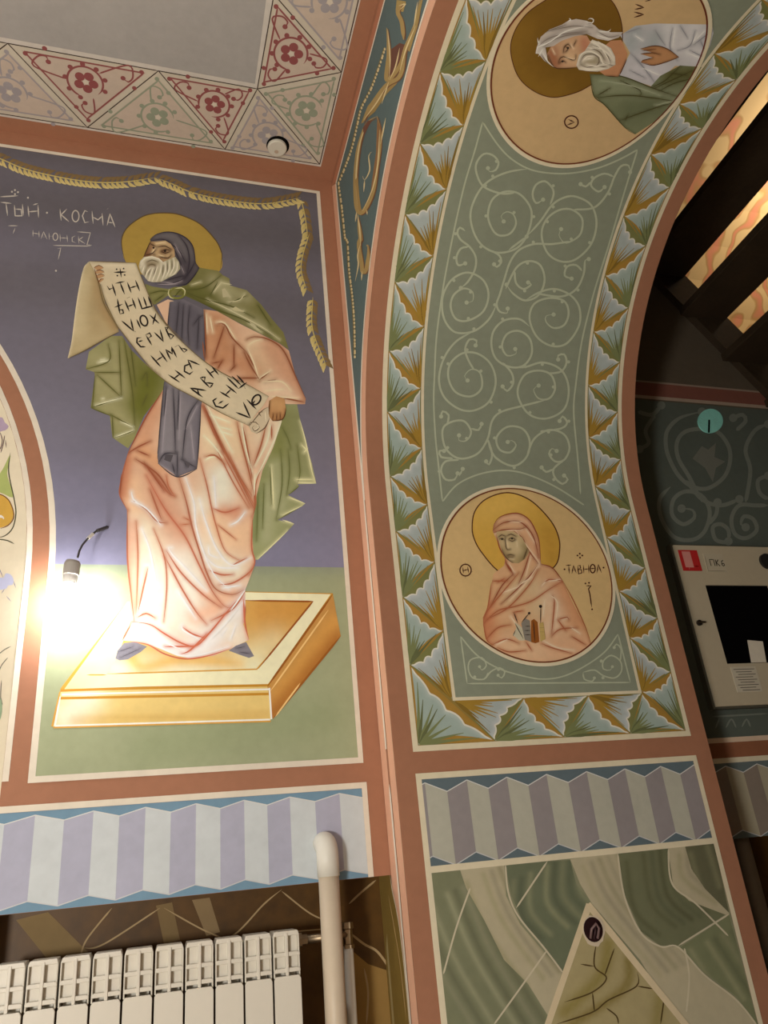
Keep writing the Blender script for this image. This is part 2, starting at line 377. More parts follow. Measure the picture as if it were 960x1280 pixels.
f7 = Sheet(ARCH, 5); f7.poly([(DR, -.6), (DR, ZB), (1.9, ZB), (1.893, -.05), (1.872, -.09), (1.858, -.14), (1.849, -.25), (1.846, -.6)], (132, 108, 52), uv=True); f7.poly([(1.985, -.6), (1.985, -.17), (1.97, -.14), (1.965, -.6)], (168, 150, 104), uv=True)
f7.stroke([(1.9, ZB), (1.893, -.05), (1.872, -.09), (1.858, -.14), (1.849, -.25), (1.846, -.6)], .006, (226, 212, 186), uv=True, taper=(.05, .01)); f7.stroke([(1.93, -.06), (1.905, -.12), (1.88, -.2), (1.87, -.3)], .005, (190, 160, 110), uv=True); f7.obj('brown_return', wall_arch)
f6 = Sheet(ARCH, 3)
f6.stroke([(1.843, .255), (1.843, ZC-.075)], .0115, W2, smooth=False, taper=(0, 0), uv=True)
f6.stroke([(1.843, FLOOR), (1.843, .175)], .0115, W2, smooth=False, taper=(.02, .02), uv=True)
f6.stroke([(1.843, ZC-.075), (YR+.1, ZC-.075)], .0115, W2, smooth=False, taper=(0, 0), uv=True)
f6.stroke([(CY+RB*math.cos(a), ZS+RB*math.sin(a)) for a in np.linspace(.0, math.pi, 80)], .0115, W2, smooth=False, taper=(0, 0), uv=True)
f6.obj('frame_line', wall_arch)
# soffit: green field and frame lines
VT = ZS+math.pi*RA-.25; VM = VT
XO0, XO1, XI0, XI1, XJ0, XJ1, XP0, XP1 = .5835, .597, .698, .7065, 1.2205, 1.229, 1.3345, 1.347
CREAM = (226, 216, 188); GREEN = (142, 150, 132)
g1 = Sheet(SOFF, 1); g1.grid(XI0, XJ1, .352, VM, GREEN); g1.obj('green_field', wall_soffit)
g2 = Sheet(SOFF, 3)
def soff_line(x0, x1, v0, v1): g2.grid(x0, x1, v0, v1, CREAM)
soff_line(XO0, XO1, .2385, VM); soff_line(XP0, XP1, .2385, VM); soff_line(XI0, XI1, .352, VM); soff_line(XJ0, XJ1, .352, VM)
soff_line(XI0, XJ1, .3515, .3595); soff_line(XO0, XP1, .237, .2505)
soff_line(XO0, XO1, FLOOR, .188); soff_line(XP0, XP1, FLOOR, .188); soff_line(XO0, XP1, .175, .1885); soff_line(XO0, XP1, -.0215, -.008)
g2.obj('frame_line', wall_soffit)
# ceiling: grey field
c1 = Sheet(CEIL, 1); c1.grid(XL, .4895, YR+.2, 1.847, (210, 204, 196)); c1.obj('cream_field', ceiling)
c2 = Sheet(CEIL, 2); c2.grid(XL, .2345, YR+.2, 1.585, (170, 167, 165)); c2.obj('grey_field', ceiling)
# far room wall paint; shade painted into the darker upper band and lines
n1 = Sheet(NEXT, 1); n1.grid(X2, XR, .25, 1.412, (92, 100, 92)); n1.obj('teal_field', wall_next)
n2 = Sheet(NEXT, 1); n2.grid(X2, XR, 1.432, 1.49, (132, 84, 72)); n2.grid(X2, XR, .194, .236, (150, 98, 70)); n2.obj('red_band', wall_next)
n3 = Sheet(NEXT, 2); n3.grid(X2, XR, 1.418, 1.432, (176, 156, 138)); n3.grid(X2, XR, 1.488, 1.496, (160, 140, 124)); n3.grid(X2, XR, .236, .25, (222, 196, 170)); n3.grid(X2, XR, .18, .194, CREAM); n3.obj('frame_line', wall_next)

# ---------------------------------------------------------------- standing saint on the back wall
GB = 1.25
sm = thing('saint_mural', (.05, D, .43), 'painted bearded saint standing on a golden pedestal and holding a long scroll', 'mural')
def fold(sh, cr, txt, wd, dark, light=None):         # crisp tapered fold lines
    for q in TL(cr, txt):
        L = catmull(q, step=5)
        for i, W in sh.soft:                             # wash of the same pigment around the line
            lo, hi = L.min(0)-wd*4, L.max(0)+wd*4; m = np.nonzero(((W >= lo) & (W <= hi)).all(1))[0]
            if len(m):
                a = (.55*np.exp(-(pdist(W[m], L)/(wd*1.25))**2))[:, None]; sh.c[i][m] = sh.c[i][m]*(1-a)+sh.col(dark)*a
        sh.stroke(q, wd*.8, dark, taper=(.25, .3))
def softs(cr, txt, wd, c, a): return [(catmull(q, step=6), wd, c, a) for q in TL(cr, txt)]
# pedestal
s = Sheet(BACK, 2, 1.12)
Y1, Y2, Y3, WH = (214, 172, 78), (228, 196, 110), (170, 108, 34), (240, 236, 212)
s.poly(T('i 62,385 262,125 615,95 878,100 900,225 690,480 38,500'), (196, 150, 60))
s.poly(T('i 70,392 262,125 615,97 872,103 680,378'), (240, 232, 196), grid=5, soft=softs('i', '240,150 70,390', 60, (228, 190, 100), .5))
s.poly(T('i 228,300 275,180 600,120 818,125 650,328 200,342'), (212, 174, 100), grid=4, soft=softs('i', '230,330 420,330 640,325', 34, (248, 240, 205), .9)+softs('i', '250,240 300,320 420,300 600,310', 16, (222, 170, 60), .7)+softs('i', '640,290 700,240', 40, (244, 232, 190), .6)+softs('i', '680,160 790,150', 60, (196, 130, 44), .6))
s.poly(T('i 62,395 690,378 692,482 40,500'), (222, 196, 124), grid=6, soft=softs('i', '80,470 140,420', 40, (245, 238, 215), .8)+softs('i', '100,480 680,465', 10, (190, 140, 50), .35))
s.poly(T('i 682,380 878,105 902,228 698,478'), (190, 142, 76), grid=5, soft=softs('i', '720,400 880,190', 22, (214, 160, 80), .7)+softs('i', '700,460 890,240', 22, (160, 96, 30), .7))
s.strokes(TL('i', '62,392 300,384 690,376;60,415 690,402'), 3.2, (190, 138, 46), smooth=False, taper=(0, 0))
s.strokes(TL('i', '66,404 690,388;45,498 690,479;688,384 694,478;60,410 45,498'), 2.2, (250, 244, 226), smooth=False, taper=(0, 0))
s.strokes(TL('i', '40,503 692,484;36,500 60,396'), 2, (206, 156, 70), smooth=False, taper=(0, 0))
s.strokes(TL('i', '200,342 650,328 700,270;140,345 200,345'), 1.8, (206, 160, 74), smooth=False)
s.strokes(TL('i', '615,122 818,125 655,326'), 2.2, (150, 84, 30), smooth=False)
s.strokes(TL('i', '682,380 878,103;700,475 902,228'), 2.6, (150, 90, 30), smooth=False)
s.strokes(TL('i', '690,395 865,150;706,470 780,370'), 2, (236, 196, 130), smooth=False)
s.obj('pedestal', sm)
# halo
s = Sheet(BACK, 2, 1.25); s.poly(T('a 72,270 95,205 145,150 230,95 310,73 400,68 480,75 560,100 640,138 700,185 755,245 795,300 820,360 825,400 810,500 640,560 400,570 200,520 100,430 78,350'), (164, 138, 66), smooth=True)
s.stroke(T('a 100,432 78,350 72,270 95,205 145,150 230,95 310,73 400,68 480,75 560,100 640,138 700,185 755,245 795,300 820,360 825,400 810,500'), 1.4, (92, 74, 48)); s.obj('halo', sm)
# green cloak: three visible pieces
GR, GD, GL = (140, 140, 92), (92, 92, 42), (196, 196, 158)
s = Sheet(BACK, 2, 1.15)
s.poly(T('d 150,95 130,200 182,218 185,240 160,430 275,480 290,610 385,675 420,620 480,480 595,330 610,250 500,180 400,80 350,0 280,0'), GR, grid=2.2,
  soft=softs('d', '330,20 400,250 440,400;420,100 480,250', 20, (116, 116, 58), .8)+softs('d', '540,220 470,330 450,480;520,300 480,420', 30, (100, 104, 36), .8)+softs('d', '190,130 200,180;220,280 250,400;320,480 370,530;300,60 330,330', 24, (164, 160, 118), .7))
fold(s, 'd', '265,50 270,150 130,200;182,220 340,220;200,235 340,365;340,370 170,430 ;185,240 170,430;330,30 345,370;400,60 430,300;360,20 410,330 425,540;275,470 420,550;420,570 300,612;290,480 295,610;470,260 495,220 500,300;500,350 470,420;160,432 280,480', 1.7, GD)
fold(s, 'd', '205,160 268,148;190,415 345,372;310,606 415,566;222,143 245,140;228,378 238,376;345,515 415,548', 1.5, (222, 222, 190))
s.poly(T('e 600,30 700,30 720,130 760,290 800,430 828,558 700,562 715,572 640,635 755,690 735,708 570,800 682,826 640,870 500,1010 440,1065 400,1066 395,830 410,770 430,640 470,470 540,320'), (150, 156, 112), grid=2.4,
  soft=softs('e', '620,150 560,400 500,600', 30, (118, 124, 56), .8)+softs('e', '560,440 570,700;500,600 480,900', 22, (176, 180, 142), .7)+softs('e', '440,600 420,900', 16, (128, 138, 90), .8)+softs('e', '680,150 720,400', 40, (134, 138, 96), .7))
fold(s, 'e', '600,180 640,260 660,330;640,330 650,480 630,640;700,300 720,480 700,560;590,330 600,560 560,800;520,450 530,700;480,560 470,860;440,620 430,940;715,575 645,632;735,706 575,798', 1.6, (104, 110, 62))
fold(s, 'e', '722,140 760,290 800,480 822,550;822,556 705,552;690,530 815,530;645,650 755,692;735,706 600,770;600,800 680,826;730,300 770,340;745,350 775,320;530,440 545,720;440,1060 640,870', 1.9, (222, 222, 176))
s.poly(T('a 250,600 300,620 420,640 560,610 655,478 720,490 795,502 830,535 880,560 c 470,75 560,100 640,180 700,260 760,330 790,425 740,390 640,340 520,280 400,215 300,165 220,130 130,130 60,180 30,165'), (122, 120, 72), grid=2.2,
  soft=softs('c', '230,110 330,140 480,230 640,310', 24, (96, 98, 44), .8)+softs('c', '380,50 480,110 560,140;480,200 640,300;420,90 450,140', 16, (170, 166, 128), .7)+softs('c', '60,120 130,100', 20, (136, 136, 84), .8))
fold(s, 'c', '230,100 330,85 420,20;225,110 330,150 480,190 600,250;240,125 380,200 540,260 700,350;400,60 360,130;30,120 90,105 140,110;60,160 110,125;560,130 470,170;620,180 690,290', 1.7, (84, 86, 38))
fold(s, 'c', '345,150 480,215 640,300 740,370;420,60 380,110;480,70 420,60;550,120 520,155 460,165;475,200 545,215;260,70 310,55;570,280 640,330;440,100 470,140', 1.6, (204, 200, 162))
s.poly(T('c 425,95 440,90 470,135 430,140'), (190, 184, 148)); s.poly(T('c 480,200 500,190 548,220 490,212'), (196, 190, 150)); s.poly(T('c 575,275 600,285 640,330 600,310'), (190, 186, 150))
s.obj('cloak', sm)
# robe
RO, RD, RL = (212, 178, 150), (164, 98, 72), (244, 228, 208)
s = Sheet(BACK, 3, GB)
s.poly(T('c 70,180 130,150 330,205 400,215 520,282 640,342 740,392 790,430 830,580 882,690 878,722 790,722 760,720 750,815 e 600,140 540,320 470,470 430,640 412,770 398,830 410,1060 g 805,540 825,630 800,700 770,775 772,870 768,940 h 760,440 792,522 690,572 600,610 480,627 400,612 330,582 240,547 140,532 100,526 140,460 150,420 130,200 g 125,340 85,260 90,200 130,30 d 345,830 385,700 440,590 500,470 590,330 c 130,600 130,300'), RO, grid=2.0,
  soft=softs('g', '200,450 220,700 260,950;280,700 300,900', 44, (240, 222, 200), .85)+softs('g', '420,620 520,800;400,820 480,960', 46, (240, 228, 212), .8)+softs('g', '520,330 600,560 700,660', 34, (236, 222, 204), .9)
  +softs('g', '640,150 645,320', 34, (240, 232, 206), .95)+softs('g', '280,180 330,330 430,440', 40, (194, 142, 116), .8)+softs('g', '660,350 720,360', 22, (196, 134, 108), .9)+softs('g', '160,420 150,700 180,900', 18, (208, 152, 126), .7)
  +softs('g', '600,420 690,500 760,480', 40, (222, 186, 150), .8)+softs('g', '150,200 170,300', 26, (222, 186, 150), .8)+softs('g', '130,60 100,250', 16, (186, 116, 84), .8)
  +softs('h', '170,450 250,490 350,570 440,600 560,545 680,430 755,320', 30, (248, 238, 228), .95)+softs('h', '700,470 740,520', 30, (240, 216, 200), .8)+softs('h', '120,520 200,490', 20, (244, 228, 214), .8)
  +softs('g', '700,800 620,830 560,800', 20, (230, 180, 150), .8)+softs('g', '600,880 500,920', 20, (224, 170, 138), .7)
  +softs('e', '150,250 250,200 330,260;200,100 300,330', 26, (226, 200, 164), .8)+softs('e', '480,250 520,200 560,160', 26, (230, 208, 180), .9)+softs('e', '420,480 410,620', 14, (226, 190, 160), .8)
  +softs('c', '600,420 640,470 640,560', 30, (224, 202, 168), .95)+softs('c', '350,260 360,420', 26, (196, 148, 112), .8)+softs('c', '400,290 450,440 400,480', 34, (176, 122, 84), .8)+softs('c', '700,420 800,560 840,680', 36, (192, 142, 112), .8)+softs('c', '540,500 600,560', 30, (182, 126, 90), .8)+softs('c', '660,620 760,650 800,690', 18, (228, 200, 172), .8)
  +softs('d', '540,440 480,600', 26, (196, 144, 112), .8)+softs('d', '470,690 560,760', 26, (204, 152, 112), .8)
  +softs('d', '840,560 900,700', 24, (228, 204, 170), .7))
fold(s, 'g', '130,30 92,190 88,260 128,340;128,340 128,600 148,800 165,950;160,290 230,335 290,400 340,410;230,100 290,170 350,245 388,265;250,225 290,330 312,388;410,165 450,300 480,430 520,560 560,680 610,770 700,800 765,772', 2.6, RD)
fold(s, 'g', '230,150 330,330 440,480 520,640 590,780 655,862 690,872;330,590 420,760 500,890 560,962;340,560 420,680 540,800 640,872;240,655 215,760 185,900;575,668 640,692 705,690;630,746 700,738 780,690 822,640;595,330 660,352 735,328;770,785 700,880 585,942;772,860 766,950;810,380 805,540 822,625 790,695', 2.4, (180, 106, 80))
fold(s, 'g', '640,20 710,150 800,320;680,30 750,180 822,320;832,320 828,200 870,80;522,60 560,200 585,320 610,420 660,560 740,615;610,0 700,180 790,330;340,150 352,210 385,262;420,420 470,415;435,380 475,400;270,440 330,600 342,760 325,950;175,400 185,600 175,900;620,420 720,500;700,640 780,600', 1.8, (178, 108, 78))
fold(s, 'h', '150,425 250,440 330,490 420,540 500,556 580,480 680,360 765,265;430,455 480,490 545,512;140,532 240,550 330,600 440,627 560,612 690,572;420,600 470,580 560,490;330,560 480,560;760,300 770,440 790,520;100,526 145,440;185,400 230,380 280,405', 2.4, (190, 104, 78))
fold(s, 'g', '150,290 230,330 310,420;150,240 160,280 200,310;445,165 490,300 500,420 540,560 600,690 680,770;520,280 560,420 620,560 700,640 800,600;370,545 350,545 380,590 440,650 560,780;232,640 250,650 235,760 190,900;205,440 250,560 290,760;400,780 500,930;570,540 575,580 620,600;560,600 620,650 730,655;650,765 740,750;770,775 690,890;690,420 730,400 770,350;600,160 610,320', 2.4, (250, 240, 226))
fold(s, 'h', '170,440 250,470 350,545 440,580;250,535 400,605 520,605 680,560;640,500 670,460;690,520 720,440;560,540 660,440 755,320;425,445 430,470 520,520', 2.4, (253, 246, 238))
fold(s, 'e', '60,30 140,180 240,380 330,560 410,720;75,40 150,230 290,470 400,640;300,150 330,290 380,480 405,600;340,180 370,330 400,520;490,180 460,300 410,440;530,170 530,260;90,380 150,370 220,430;410,600 420,700 405,770', 2.4, (166, 100, 70))
fold(s, 'e', '100,40 200,220 270,350;330,150 360,330 400,480;520,170 500,280 420,440;590,150 540,290 430,520;80,240 140,300 200,380;120,100 250,150;180,180 260,200;190,210 265,235;90,400 120,385 150,380;420,500 415,640', 1.8, (240, 224, 196))
fold(s, 'c', '400,285 440,290 480,360 560,440;330,210 340,470;440,290 380,470;490,400 490,520;560,370 600,355 680,370 760,430 830,580 880,690;545,440 580,510 630,590;630,590 680,550;520,580 630,580;370,500 420,490;400,530 430,480;470,540 500,510;760,690 870,710;660,600 720,590;320,380 330,480;560,440 600,520', 2.2, (140, 84, 56))
fold(s, 'c', '395,275 440,280 500,370;570,400 600,380 640,370;565,420 600,500 625,580;630,580 690,540;650,600 750,600 800,650;660,650 760,640;690,680 840,690;340,230 345,330;360,250 375,330', 2.0, (230, 208, 176))
fold(s, 'd', '590,335 500,475 440,590 385,700;385,705 440,670 520,632;440,690 510,720;430,740 560,830 640,950;840,420 900,560 960,700;480,760 600,930;345,830 335,950', 2.2, (150, 84, 58))
s.obj('robe', sm)
# stole
s = Sheet(BACK, 5, 1.1); SG, SD, SL = (118, 114, 124), (66, 62, 70), (158, 152, 160)
s.poly(T('c 140,165 215,150 325,205 333,470 322,690 d 822,420 805,700 797,800 680,847 565,768 560,700 580,500 600,280 c 115,590 125,400 132,250'), SG, grid=2.4, soft=softs('c', '180,200 170,400;270,230 290,400', 20, (92, 88, 98), .8)+softs('d', '640,320 620,680;720,420 700,700', 22, (140, 136, 142), .7))
fold(s, 'c', '140,165 130,300 115,600;330,205 333,470;215,180 205,380;250,190 240,300 245,400;300,240 290,420;190,170 175,340;270,290 300,250 320,240', 1.8, SD)
fold(s, 'd', '600,280 580,500 560,740;822,420 805,700 797,800;797,800 680,847 562,765;615,300 600,480;655,320 665,560 668,700;690,330 680,560;810,380 740,500 710,740;570,760 605,708 670,706;605,712 640,735;705,742 790,790;650,770 665,830;720,745 735,790;680,700 680,840', 1.8, SD)
fold(s, 'd', '620,330 600,560 590,700;700,340 690,620;800,420 730,560;575,770 660,830;760,540 780,740', 1.4, SL)
s.poly(T('d 610,712 655,715 640,760 600,745'), (84, 80, 86)); s.poly(T('d 715,745 760,765 745,795'), (84, 80, 86))
s.obj('stole', sm)
# clasp and hood
s = Sheet(BACK, 6, 1.15)
s.poly(T('a 285,268 330,232 410,213 490,225 560,262 605,320 620,390 628,445 655,480 610,550 560,600 500,618 400,612 330,598 300,590 330,500 330,400 300,320'), (90, 85, 90), smooth=False, grid=2, soft=softs('a', '330,240 430,230 520,280 580,380', 16, (110, 106, 110), .8)+softs('a', '540,480 560,560', 20, (74, 68, 76), .8))
fold(s, 'a', '285,268 330,232 410,213 490,225 560,262 605,320 620,390 628,445 655,480;290,280 380,268 440,300 480,370 550,530;500,240 560,320 580,430 560,540;620,440 590,500 545,560;545,560 470,590 340,600;540,540 460,560 400,580;420,285 500,350 550,440;655,482 610,550 555,605 480,615', 1.6, (52, 46, 56))
fold(s, 'a', '340,605 450,605 520,580;380,590 480,600;470,310 520,390;520,470 540,520', 1.4, (150, 142, 148))
s.obj('hood', sm)
s = Sheet(BACK, 7, 1.15)
s.poly(T('a 286,285 330,285 400,278 440,302 468,345 472,395 430,440 330,430 225,425 235,400 252,365 275,325'), (172, 140, 100), grid=1.2, soft=softs('a', '300,350 270,380', 12, (120, 72, 44), .8)+softs('a', '400,360 360,380', 16, (120, 82, 50), .6)+softs('a', '340,330 320,380;420,320 400,310;440,380 420,400', 10, (206, 180, 138), .8))
fold(s, 'a', '345,325 400,320 445,345;285,300 330,325;330,345 300,375 245,390;300,375 320,385;370,360 400,372 435,362;375,355 405,345 435,352;286,285 268,330 238,395;360,400 420,410 445,385', 1.4, (66, 40, 26))
s.disc(T('a 398,356')[0], 1.6, (40, 26, 20)); s.disc(T('a 312,332')[0], 1.4, (50, 30, 20))
fold(s, 'a', '320,335 300,370;350,385 385,395;330,300 400,292', 1.3, (226, 206, 164))
s.obj('face', sm)
s = Sheet(BACK, 8, 1.15)
s.poly(T('a 212,430 240,402 300,393 350,412 378,442 430,418 475,400 503,440 512,490 480,530 420,560 370,588 310,592 270,582 240,545 212,510 200,470'), (168, 160, 130), grid=1.2, soft=softs('a', '285,462 312,462', 12, (128, 104, 76), .8)+softs('a', '440,450 430,540', 20, (150, 150, 104), .7)+softs('a', '230,430 300,405 360,430', 10, (204, 196, 170), .8))
fold(s, 'a', '275,466 300,456 328,468;262,440 300,424 346,440;330,480 310,550;385,460 380,540;415,440 415,520;450,430 450,510;255,500 245,545;290,490 270,540', 1.3, (104, 92, 66))
fold(s, 'a', '300,400 250,410 213,448;300,402 350,414 388,450;290,482 262,520 250,560;310,482 292,530 276,580;342,472 322,530 300,588;370,460 360,520 332,588;400,440 400,500 372,578;430,425 430,490 402,558;460,408 465,470 432,543;490,440 486,500 452,543;230,450 214,482;242,470 226,522', 1.7, (228, 222, 202))
s.obj('beard', sm)
s = Sheet(BACK, 7, 1.15)
s.stroke(ell('a', 486, 672, 60, 38), 3, (122, 124, 62), closed=True); fold(s, 'a', '430,640 422,675 440,705 465,712;470,640 520,632 548,655 540,690;425,650 450,640', 1.8, (208, 206, 158)); fold(s, 'a', '470,700 500,660 530,640', 1.4, (84, 88, 36)); s.obj('clasp', sm)
# scroll with its lettering
s = Sheet(BACK, 6, 1.1)
s.poly(T('b 28,830 60,700 95,430 130,230 155,140 190,105 230,120 270,270 310,420 405,600 412,632 300,690 150,775 36,830'), (186, 170, 130), grid=2.4, soft=softs('b', '230,250 270,420 380,590', 16, (166, 138, 94), .8)+softs('b', '130,260 90,600', 26, (202, 188, 150), .8)+softs('b', '220,400 240,600', 20, (170, 150, 110), .6))
fold(s, 'b', '190,106 215,130 260,270 300,420 405,605;412,632 300,690 150,775 32,830', 1.3, (110, 92, 58)); fold(s, 'b', '190,106 155,140 130,230 95,430 60,700 30,828', 1.4, (222, 210, 176))
s.poly(T('b 190,103 300,108 540,115 600,270 690,470 800,605 c 50,195 120,290 210,385 330,490 440,560 560,615 680,680 650,730 600,790 572,842 420,770 300,700 150,620 60,550 0,495 b 640,890 540,770 440,640 390,570 310,400 275,280 230,180'), (214, 202, 172), grid=3, soft=softs('b', '330,200 450,560 700,850', 26, (206, 192, 160), .6)+softs('b', '300,112 540,118', 12, (226, 216, 190), .8))
fold(s, 'b', '540,115 600,270 690,470 800,605 950,745;275,280 310,400 390,570 440,640 540,770 640,890 720,955;190,103 540,115', 1.3, (120, 104, 72)); fold(s, 'c', '50,195 120,290 210,385 330,490 440,560 560,615 680,680;0,495 60,550 150,620 300,700 420,770 570,840', 1.3, (120, 104, 72))
s.poly(T('c 572,845 590,808 635,762 680,738 684,800 650,862 612,884 584,872'), (206, 192, 164)); fold(s, 'c', '575,850 580,825 610,822 628,850 605,870 590,850 605,840;572,845 640,762 680,738;612,884 660,850 684,800;640,790 625,770 650,765', 1.4, (96, 76, 54)); fold(s, 'c', '600,865 625,850 618,830;660,760 665,820', 1.3, (236, 226, 200))
scroll = s.obj('scroll', sm)
s = Sheet(BACK, 8); INK = (38, 30, 26)
letters_b = '375,187 467,184;420,155 430,225;322,287 340,315 372,302;360,272 390,365;385,270 455,255;420,262 455,352;475,262 505,342;535,245 568,328;490,305 550,288;400,385 420,500;378,450 440,425;412,465 440,468 447,492 418,500;455,395 490,480;510,380 540,462;475,445 525,425;472,382 496,370;555,375 585,460 660,440 630,365;595,370 622,450;432,550 520,625 500,535;520,625 538,632;545,540 575,608;640,505 715,572;690,492 665,580;580,675 548,680 546,712 575,745 612,745;555,708 590,698;615,660 660,735;610,656 642,642 655,665 632,682;675,635 745,705 720,615;755,595 800,690;755,600 778,602 768,628;775,640 822,662 800,690;650,810 725,895;715,775 775,860;690,850 745,815;762,765 800,845;762,765 812,798 806,745;806,745 845,825;830,748 858,732;858,732 900,788;885,755 922,768 900,788'
letters_c = '132,563 195,605;168,538 225,582;160,586 198,558;254,503 222,515 220,545 248,560 268,545;238,482 304,510;238,482 262,535;250,635 340,650;250,635 320,686;288,642 302,672;305,580 360,635;305,580 332,576 330,602;335,606 376,612 360,635;335,528 382,585;366,515 408,565;358,556 388,540;398,690 376,705 390,735 430,745 462,720;405,722 432,705;412,655 470,690;445,617 505,665;440,676 477,640;452,578 515,640;478,570 530,622;505,565 548,612;515,640 560,605;545,625 552,640;500,768 580,800;580,800 540,712;560,698 612,752;585,728 606,704'
for q in TL('b', letters_b): s.stroke(q, 2.0, INK, smooth=False, taper=(.05, .05))
for q in TL('c', letters_c): s.stroke(q, 2.0, INK, smooth=False, taper=(.05, .05))
s.stroke(ell('b', 599, 550, 26, 40, -.35), 2, INK, closed=True); s.stroke(ell('c', 612, 700, 20, 30, .6), 2, INK, closed=True)
for q in T('b 395,165 447,160 400,213 455,208'): s.disc(q, 1, INK)
tag(s.obj('inscription', scroll), kind='stuff')
# hands, shoes
s = Sheet(BACK, 8, 1.1)
s.poly(T('c 682,705 720,680 765,692 774,750 758,802 735,812 700,815 682,790 678,740'), (186, 138, 90), grid=1.5, soft=softs('c', '700,720 740,730', 20, (208, 166, 116), .7)); fold(s, 'c', '700,812 705,775;722,812 724,775;742,806 742,772;685,705 680,780;774,750 756,804 700,816', 1.4, (96, 56, 30)); s.obj('hand', sm)
s = Sheet(BACK, 9, 1.1)
for q in TL('b', '225,150 265,135 298,155 250,175;232,185 270,170 303,188 250,200;240,215 275,200 305,215 262,235;255,250 280,232 300,240 270,265'): s.poly(q, (190, 150, 108))
fold(s, 'b', '222,155 262,135 298,155;235,180 270,168 303,185;245,212 280,200 305,212;260,265 275,240 300,236;225,150 240,200 268,278', 1.2, (110, 66, 40)); s.obj('hand', sm)
for q, r in (('h 62,625 75,580 110,540 170,535 235,560 200,590 130,630 85,636', '75,590 160,560;90,620 200,570'), ('h 680,582 720,555 775,535 800,580 818,612 790,622 740,605', '720,570 770,560;740,590 800,600')):
    s = Sheet(BACK, 3, GB); s.poly(T(q), (124, 122, 132), grid=3); fold(s, 'h', r, 1.4, (84, 80, 90)); o = s.obj('shoe', sm)

# ---------------------------------------------------------------- garlands and name on the blue wall
def garland(name, label, stems, side, lw=4.4, ln=11, gap=6.6):
    s = Sheet(BACK, 2, 1.5); t = thing(name, (0, D, 2.0), label, 'mural', 'garlands painted on the blue wall')
    for q in stems:
        P = catmull(q, step=3); L = np.r_[0, np.cumsum(np.hypot(*np.diff(P, axis=0).T))]
        for d in np.arange(2, L[-1], gap):
            i = min(np.searchsorted(L, d), len(P)-2); tn = P[i+1]-P[i]; tn /= np.hypot(*tn); nn = np.array([-tn[1], tn[0]])
            for sg, c in ((1, (168, 152, 92)), (-1, (118, 98, 62))):
                sg2 = sg*side; b = P[i]; m = b+tn*ln*.3+nn*sg2*ln*.42; e = b+tn*ln*.85+nn*sg2*ln*.66
                s.stroke([b, m, e], lw, c, taper=(.3, .5), c2=(192, 178, 124) if sg > 0 else (104, 86, 60))
    s.obj('leaves', t)
    s = Sheet(BACK, 4, 1.5)
    for q in stems: s.stroke(q, 1.3, (176, 160, 96))
    s.obj('stem', t)
garland('garland_mural', 'pale gold leafy garland painted along the top of the blue wall', [T('p -30,188 B 0,155 120,205 260,240 400,265 520,275 640,270 740,255 780,250'), T('B 780,250 870,285 w 480,482 560,500 660,510 752,495')], 1)
garland('garland_mural', 'gold leafy garland hanging down the right edge of the blue wall', [T('E 605,35 622,110 632,190'), T('E 640,180 612,270 605,340 628,420'), T('E 655,450 650,560 665,630 712,745')], 1, 4.6, 10, 6.2)
t = thing('wall_inscription', (-.3, D, 1.7), 'pale Cyrillic inscription painted left of the saint on the blue wall', 'inscription')
s = Sheet(BACK, 2); LC = (206, 200, 190)
for q in TL('B', '-60,368 -40,366;-50,368 -46,436;3,372 58,378;30,375 38,440;72,385 76,440 110,440 106,408 76,406;112,380 117,440;140,390 145,445;190,385 193,450;142,420 191,416;165,386 190,378;300,405 306,465;335,405 306,435 346,470;440,420 424,414 412,440 424,474 446,470;460,415 466,480;510,425 516,490;462,445 490,460 513,440;535,490 550,430 576,498;540,472 566,476;0,345 90,340;535,408 541,402'): s.stroke(q, 1.5, LC, smooth=False, taper=(.1, .1))
for q in TL('B', '165,510 165,545;195,515 196,550;165,526 195,531;205,555 218,520 236,558;210,545 231,547;245,525 247,560;247,542 264,542;300,530 302,570;335,535 338,572;300,550 337,552;377,540 361,548 361,568 379,575;392,540 395,580;416,545 395,560 426,580;385,520 452,525 435,585 460,588;265,588 455,592;285,605 304,601 291,660;40,490 90,490;76,500 65,530'): s.stroke(q, 1.1, LC, smooth=False, taper=(.1, .1))
s.stroke(ell('B', 378, 442, 17, 28), 1.4, LC, closed=True); s.stroke(ell('B', 277, 545, 12, 18), 1.1, LC, closed=True)
for q in T('B 60,320 75,312 90,322 75,332 140,350 235,425 280,715'): s.disc(q, 1.2, LC)
tag(s.obj('lettering', t), kind='stuff')

